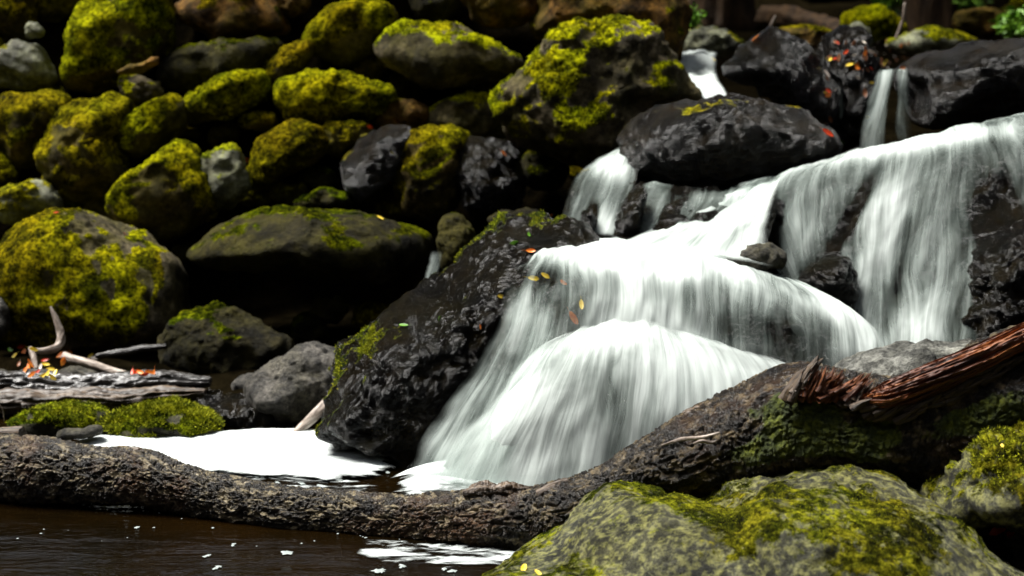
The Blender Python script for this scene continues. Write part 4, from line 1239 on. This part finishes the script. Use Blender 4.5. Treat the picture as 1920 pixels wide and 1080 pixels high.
# --- two thin trickles
TR = fall_root(800, 555, 3.6, 'thin trickle running down the end of the long smooth boulder', 'trickle', 'trickle')
sheet(TR, 'water_strand', [[(808, 470, 3.74), (830, 470, 3.74)], [(800, 500, 3.72), (826, 498, 3.72)], [(788, 535, 3.69), (812, 530, 3.69)], [(776, 562, 3.67), (796, 560, 3.67)]], dens=0.6, fade=(0.3, 0.3, 0.2, 0.15), nu=60, nv=90, amp=0.002)
TR = fall_root(1578, 250, 4.2, 'hair thin trickle between the black block and the leaf litter stone', 'trickle', 'trickle')
sheet(TR, 'water_strand', [[(1574, 150, 4.22), (1584, 150, 4.22)], [(1573, 185, 4.21), (1582, 185, 4.21)], [(1573, 225, 4.20), (1583, 225, 4.20)]], dens=0.3, fade=(0.3, 0.3, 0.2, 0.15), nu=40, nv=60, amp=0.002)
# stones that stick out of the flow
rk([(1555, 490), (1580, 430), (1608, 385), (1640, 330), (1652, 345), (1632, 410), (1600, 470), (1575, 500)], 3.39, 'wet', 'narrow black rib of rock splitting the upper curtain', 0.0, rough=0.03, T=0.05)
rk([(1438, 390), (1452, 372), (1468, 400), (1475, 470), (1460, 505), (1444, 470)], 3.40, 'wet', 'black knob of rock at the left end of the upper curtain', 0.0, rough=0.03, T=0.05)
rk([(1368, 488), (1400, 464), (1445, 462), (1472, 485), (1450, 508), (1395, 508)], 3.19, 'grey', 'grey stone half drowned at the foot of the upper curtain', 0.0, rough=0.02, T=0.05)
rk([(1498, 530), (1530, 500), (1580, 490), (1602, 520), (1590, 565), (1540, 556)], 3.22, 'wet', 'rounded dark stone at the foot of the upper curtain', 0.0, rough=0.03, T=0.06)
rk([(1160, 440), (1168, 395), (1185, 368), (1205, 360), (1198, 400), (1185, 445)], 3.40, 'wet', 'black rock edge between the side cascade and the glassy film', 0.0, rough=0.02, T=0.05)
rk([(1092, 400), (1108, 392), (1116, 415), (1108, 438), (1092, 432)], 3.47, 'wet', 'small black stone inside the side cascade', 0.0, rough=0.02, T=0.03, sub=4)

# ------------------------------------------------------------------ foam on the pool


def foam_mat():
    s = NT('white_foam')
    tc = s.n("TexCoord").outputs['Object']
    e = s.n("Attribute", {'attribute_name': 'edge'}).outputs['Fac']
    n = s.noise(s.n("Mapping", None, Vector=tc, Scale=(9, 34, 1), Rotation=(0, 0, R(4))).outputs[0], 1, 6, 0.65, 0.4)
    a = s.ramp(s.math('ADD', e, s.math('MULTIPLY', s.math('SUBTRACT', n, 0.5), 2.2)), [(0.40, 0.0), (0.75, 0.97)])
    d = s.n("BsdfDiffuse", None, Color=s.ramp(s.noise(s.n("Mapping", None, Vector=tc, Scale=(12, 26, 1), Rotation=(0, 0, R(10))).outputs[0], 1, 6, 0.7, 1.2), [(0.36, (0.26, 0.285, 0.28)), (0.50, (0.56, 0.60, 0.59))]), Normal=s.bump(n, 0.02, 0.6))
    return s.done(s.n("MixShader", None, _0=a, _1=s.n("BsdfTransparent"), _2=d))


M['foam'] = foam_mat()


def pool_pt(px, py, z=0.0):
    d = ray(px, py)
    return cO + d * ((z - CAMZ) / d[2])


def foam_patch(name, top, bot, z, dens, spots=(), nu=160, nv=60, fade=0.12, dome=0.01):
    T_ = cr_open(np.array([pool_pt(a, b, z) for a, b in top]), nu)
    B_ = cr_open(np.array([pool_pt(a, b, z) for a, b in bot]), nu)
    t = np.linspace(0, 1, nv)[:, None, None]
    G = T_[None] * (1 - t) + B_[None] * t
    uu = np.linspace(0, 1, nu)[None]
    vv = np.linspace(0, 1, nv)[:, None]
    E = sstep(0, fade, uu) * sstep(0, fade, 1 - uu) * sstep(0, fade, vv + 0.02) * sstep(0, fade * 1.6, 1 - vv)
    G[..., 2] += E * dome + fbm(G.reshape(-1, 3) * 18, 3).reshape(E.shape) * 0.002 * E
    rel = G - cO
    dep = rel @ cF
    PX = 960 + rel @ cR / dep * FPX
    PY = 540 - rel @ cU / dep * FPX
    D = E * (dens + holes_density(PX, PY, spots))
    o = mesh_obj(name, G.reshape(-1, 3), grid_faces(nu, nv), M['foam'], attrs={'edge': D.ravel()})
    return tag(o, kind='stuff')


foam_patch('foam', [(110, 822), (250, 822), (400, 812), (520, 805), (640, 812), (760, 850)], [(110, 850), (230, 868), (360, 893), (480, 900), (600, 906), (760, 896)], 0.006, 1.3, spots=[(620, 815, 60, 10, 0, .0)], fade=0.12, dome=0.012)
foam_patch('foam', [(700, 900), (790, 872), (900, 850), (1060, 850), (1250, 850)], [(690, 935), (770, 950), (900, 955), (1060, 955), (1250, 955)], 0.010, 0.95, spots=[(700, 905, 60, 20, 0, -0.45), (850, 930, 150, 25, 0, 0.2)], fade=0.3, dome=0.02)
foam_patch('foam', [(360, 875), (480, 880), (600, 885), (720, 885)], [(360, 925), (480, 935), (600, 940), (720, 945)], 0.004, 0.42, fade=0.2, dome=0.0)
foam_patch('foam', [(640, 1005), (760, 1010), (900, 1018), (1040, 1030)], [(640, 1060), (760, 1070), (900, 1075), (1040, 1075)], 0.003, 0.46, spots=[(690, 1036, 50, 10, -5, 0.25), (950, 1045, 70, 12, 0, .25)], fade=0.2, dome=0.0, nu=120)


def flecks():
    rs = np.random.RandomState(5)
    Vs, Fs = [], []
    off = 0
    spots = [(258, 989, 9), (80, 1002, 5), (80, 993, 4), (32, 1011, 4), (190, 1014, 3), (238, 1007, 4), (291, 991, 5), (128, 994, 3), (403, 990, 5), (436, 1021, 9), (382, 1041, 9), (405, 1064, 15), (478, 1025, 5), (525, 1036, 16),
             (560, 1018, 8), (590, 1015, 6), (720, 1070, 14), (750, 1060, 12), (830, 1070, 16), (610, 985, 6), (470, 975, 5), (345, 973, 5), (300, 962, 6), (395, 893, 10), (447, 892, 8), (470, 890, 8), (490, 896, 9), (520, 905, 12),
             (560, 905, 10), (600, 910, 12), (640, 900, 14), (680, 880, 12), (700, 890, 12), (730, 885, 10), (300, 903, 4)]
    for k in range(45):     # broken rim of bubbles along the front of the log
        x = rs.uniform(60, 1040)
        y = np.interp(x, [0, 270, 500, 800, 1000], [938, 950, 974, 1017, 1040]) + rs.uniform(0, 7)
        spots.append((x, y, rs.uniform(1.5, 5)))
    for (x, y, r_) in spots:
        for j in range(2 if r_ > 8 else 1):
            cx, cy = x + rs.normal() * r_ * .5, y + rs.normal() * 1.5
            c = pool_pt(cx, cy, 0.002)
            rr_ = r_ * 0.00045 * rs.uniform(.4, 1)
            m = 14
            a = np.linspace(0, 2 * np.pi, m, endpoint=False)
            rad = rr_ * (1 + 0.35 * rs.normal(size=m))
            ring = c + np.stack([np.cos(a) * rad * 1.2, np.sin(a) * rad * 1.3, 0 * a], 1)
            Vs.append(np.vstack([ring, c + [0, 0, rr_ * .5]]))
            Fs += [[off + i, off + (i + 1) % m, off + m] for i in range(m)]
            off += m + 1
    o = mesh_obj('foam_flecks', np.vstack(Vs), Fs, M['fleck'])
    tag(o, kind='stuff')


sx = NT('foam_fleck')
M['fleck'] = sx.done(sx.n("BsdfPrincipled", None, Base_Color=(0.22, 0.25, 0.24, 1), Roughness=0.4))
flecks()

# ------------------------------------------------------------------ leaves


def hit(px, py):
    d = Vector(ray(px, py)).normalized()
    best = None
    for bv, o in BVS:
        h = bv.ray_cast(Vector(cO), d)
        if h[0] is not None and (best is None or h[3] < best[3]):
            best = h
    return best


LFN = [0]


def leaf(px, py, color, size, label, group=None, rot=None, lift=0.0, standing=0.0, narrow=0.42):
    LFN[0] += 1
    size *= 0.85
    rs = np.random.RandomState(LFN[0])
    h = hit(px, py)
    if h is None: return
    p, n = np.array(h[0]), np.array(h[1])
    if n @ ray(px, py) > 0: n = -n
    n = n + rs.normal(size=3) * 0.25 - cF * standing
    n /= np.linalg.norm(n)
    a = np.cross(n, rs.normal(size=3)); a /= np.linalg.norm(a)
    b = np.cross(n, a)
    m, k = 13, 7
    t = np.linspace(-1, 1, m)[:, None]
    u = np.linspace(-1, 1, k)[None]
    wd = (1 - np.abs(t) ** 2.2) ** 0.8 * narrow * (1 + 0.08 * rs.normal(size=(m, 1)))
    curl = rs.uniform(0.1, 0.45)
    X = t + 0 * u
    Yv = u * wd
    Z = np.abs(u) * wd * curl + (t ** 2) * rs.uniform(-.05, .3)
    G = p + n * (lift + 0.0025) + (X[..., None] * a + Yv[..., None] * b + Z[..., None] * n) * size / 2
    stem = rs.uniform(.2, .4)
    V = G.reshape(-1, 3)
    Fq = grid_faces(k, m).tolist()
    e = G[0, k // 2]
    ex = np.array([e, e + b * size * .012, e - a * size * stem + b * size * .012, e - a * size * stem])
    o0 = len(V)
    V = np.vstack([V, ex])
    Fq.append([o0, o0 + 1, o0 + 2, o0 + 3])
    o = mesh_obj('fallen_leaf', V, Fq, LEAF[color])
    tag(o, label, 'leaf', group)


for a in [
    (462, 300, 'orange', .045, 'orange leaf wedged beside the pale crowned boulder'),
    (693, 238, 'red', .032, 'red leaf in the gap beside the small brown mottled stone'),
    (731, 343, 'red', .028, 'red leaf below the pale wet crown of the steep dark boulder'),
    (233, 440, 'red', .030, 'red leaf on top of the great round boulder'),
    (105, 400, 'red', .020, 'small red leaf above the great round boulder'),
    (712, 410, 'yellow', .030, 'yellow brown leaf on the long smooth dark boulder'),
    (943, 288, 'orange', .030, 'orange leaf on the glistening black stone'),
    (1033, 404, 'orange', .018, 'small orange leaf left of the side cascade'),
    (995, 471, 'orange', .026, 'orange leaf on top of the black rock slope'),
    (962, 455, 'green', .028, 'green leaf on top of the black rock slope'),
    (990, 442, 'green', .024, 'dark green leaf highest on the black rock slope'),
    (820, 598, 'green', .024, 'thin green leaf in the middle of the black rock slope'),
    (757, 611, 'green', .026, 'green leaf near the mossy left rim of the black rock slope'),
    (899, 613, 'orange', .014, 'tiny orange leaf low on the black rock slope beside the water'),
    (938, 556, 'yellow', .026, 'yellow green leaf at the edge of the falling water'),
    (1000, 522, 'yellow', .030, 'yellow leaf caught under the sheet of water'),
    (1022, 517, 'yellow', .026, 'small yellow leaf beside another under the sheet of water'),
    (1054, 530, 'orange', .024, 'faint orange leaf under the top of the middle tier'),
    (1074, 596, 'orange', .040, 'large orange leaf behind the water of the middle tier'),
    (1090, 572, 'yellow', .028, 'yellow leaf above the large orange one in the middle tier'),
    (1551, 250, 'red', .045, 'orange red leaf at the right end of the black wet dome'),
    (1580, 263, 'green', .035, 'bright green leaf beside the orange red one by the upper curtain'),
    (1338, 153, 'orange', .035, 'orange leaf beside the narrow upper stream'),
    (1335, 112, 'yellow', .035, 'yellow leaf at the left tip of the black block'),
    (1418, 72, 'orange', .040, 'orange leaf on the back of the black block'),
    (982, 1068, 'yellow', .026, 'yellow leaf at the lower edge on the lichen boulder'),
    (1008, 1077, 'yellow', .022, 'small yellow leaf cut by the lower edge on the lichen boulder'),
    (1872, 992, 'red', .040, 'red leaf lying on the grey stone at the right edge'),
    (1897, 1000, 'red', .040, 'second red leaf farther right on the grey stone'),
    (1880, 838, 'yellow', .012, 'tiny yellow leaf on the mossy boulder at the right edge'),
]:
    leaf(*a)
rs = np.random.RandomState(8)
LC = 'fallen leaves heaped by the curved twig'
for k, (x, y, c) in enumerate([(20, 658, 'green'), (42, 648, 'red'), (45, 662, 'orange'), (62, 655, 'yellow'), (55, 688, 'orange'), (70, 698, 'red'), (60, 702, 'orange'), (86, 684, 'yellow'), (95, 693, 'yellow'), (80, 706, 'yellow'),
                               (100, 708, 'yellow'), (75, 690, 'pale'), (112, 668, 'orange'), (130, 662, 'orange'), (178, 672, 'pale'), (170, 668, 'yellow'), (105, 700, 'yellow'), (60, 680, 'orange'), (90, 702, 'yellow'),
                               (48, 695, 'orange'), (36, 684, 'brown'), (120, 676, 'orange'), (84, 676, 'red'), (28, 668, 'yellow')]):
    leaf(x, y, c, rs.uniform(.022, .034), '%s leaf in the bright heap of leaves by the curved twig' % {'orange': 'orange', 'red': 'red', 'yellow': 'yellow', 'green': 'green', 'pale': 'pale', 'brown': 'brown'}[c], LC, standing=0.8)
for k, x in enumerate([256, 264, 272, 280, 250, 288]):
    leaf(x, 697 + (k % 3) * 2, 'orange' if k % 2 else 'red', .026, '%s leaf beside the end of the pale broken branch' % ('orange' if k % 2 else 'red'), 'leaves at the end of the pale branch', standing=.6)
for k in range(60):
    x, y = rs.uniform(1545, 1705), rs.uniform(72, 130)
    if x < 1640 and rs.rand() < 0.5: y = rs.uniform(75, 240)
    c = ['orange', 'yellow', 'pale', 'brown', 'brown', 'pale', 'brown', 'brown', 'red', 'pale', 'brown', 'pale'][rs.randint(12)]
    leaf(x, y, c, rs.uniform(.016, .036), '%s leaf in the wet leaf litter beside the thin curtain' % c, 'wet leaf litter beside the thin curtain', standing=.3)
for r_ in list(ALLR):
    if r_[0].data.materials[0].name in ('bright_moss_rock', 'olive_rock', 'pale_top_rock') and r_[0] not in (HERO_MOSS[0], LOW1[0], LOW2[0]) and len(r_[1]) > 5000:
        moss_tufts(r_[0], r_[1], r_[2], r_[3], r_[4], 5000, .007, 7, 0.6)
# moss tufts on the stones in focus
for r_, cnt, ln in ((FRONT, 14000, .003), (RIGHTM, 12000, .006), (LOW2, 14000, .008), (LOW1, 6000, .007), (HERO_MOSS, 7000, .007), (WETR, 8000, .006)):
    ob, X, Fc, ms, n = r_
    moss_tufts(ob, X, Fc, ms, n, cnt, ln, cnt)
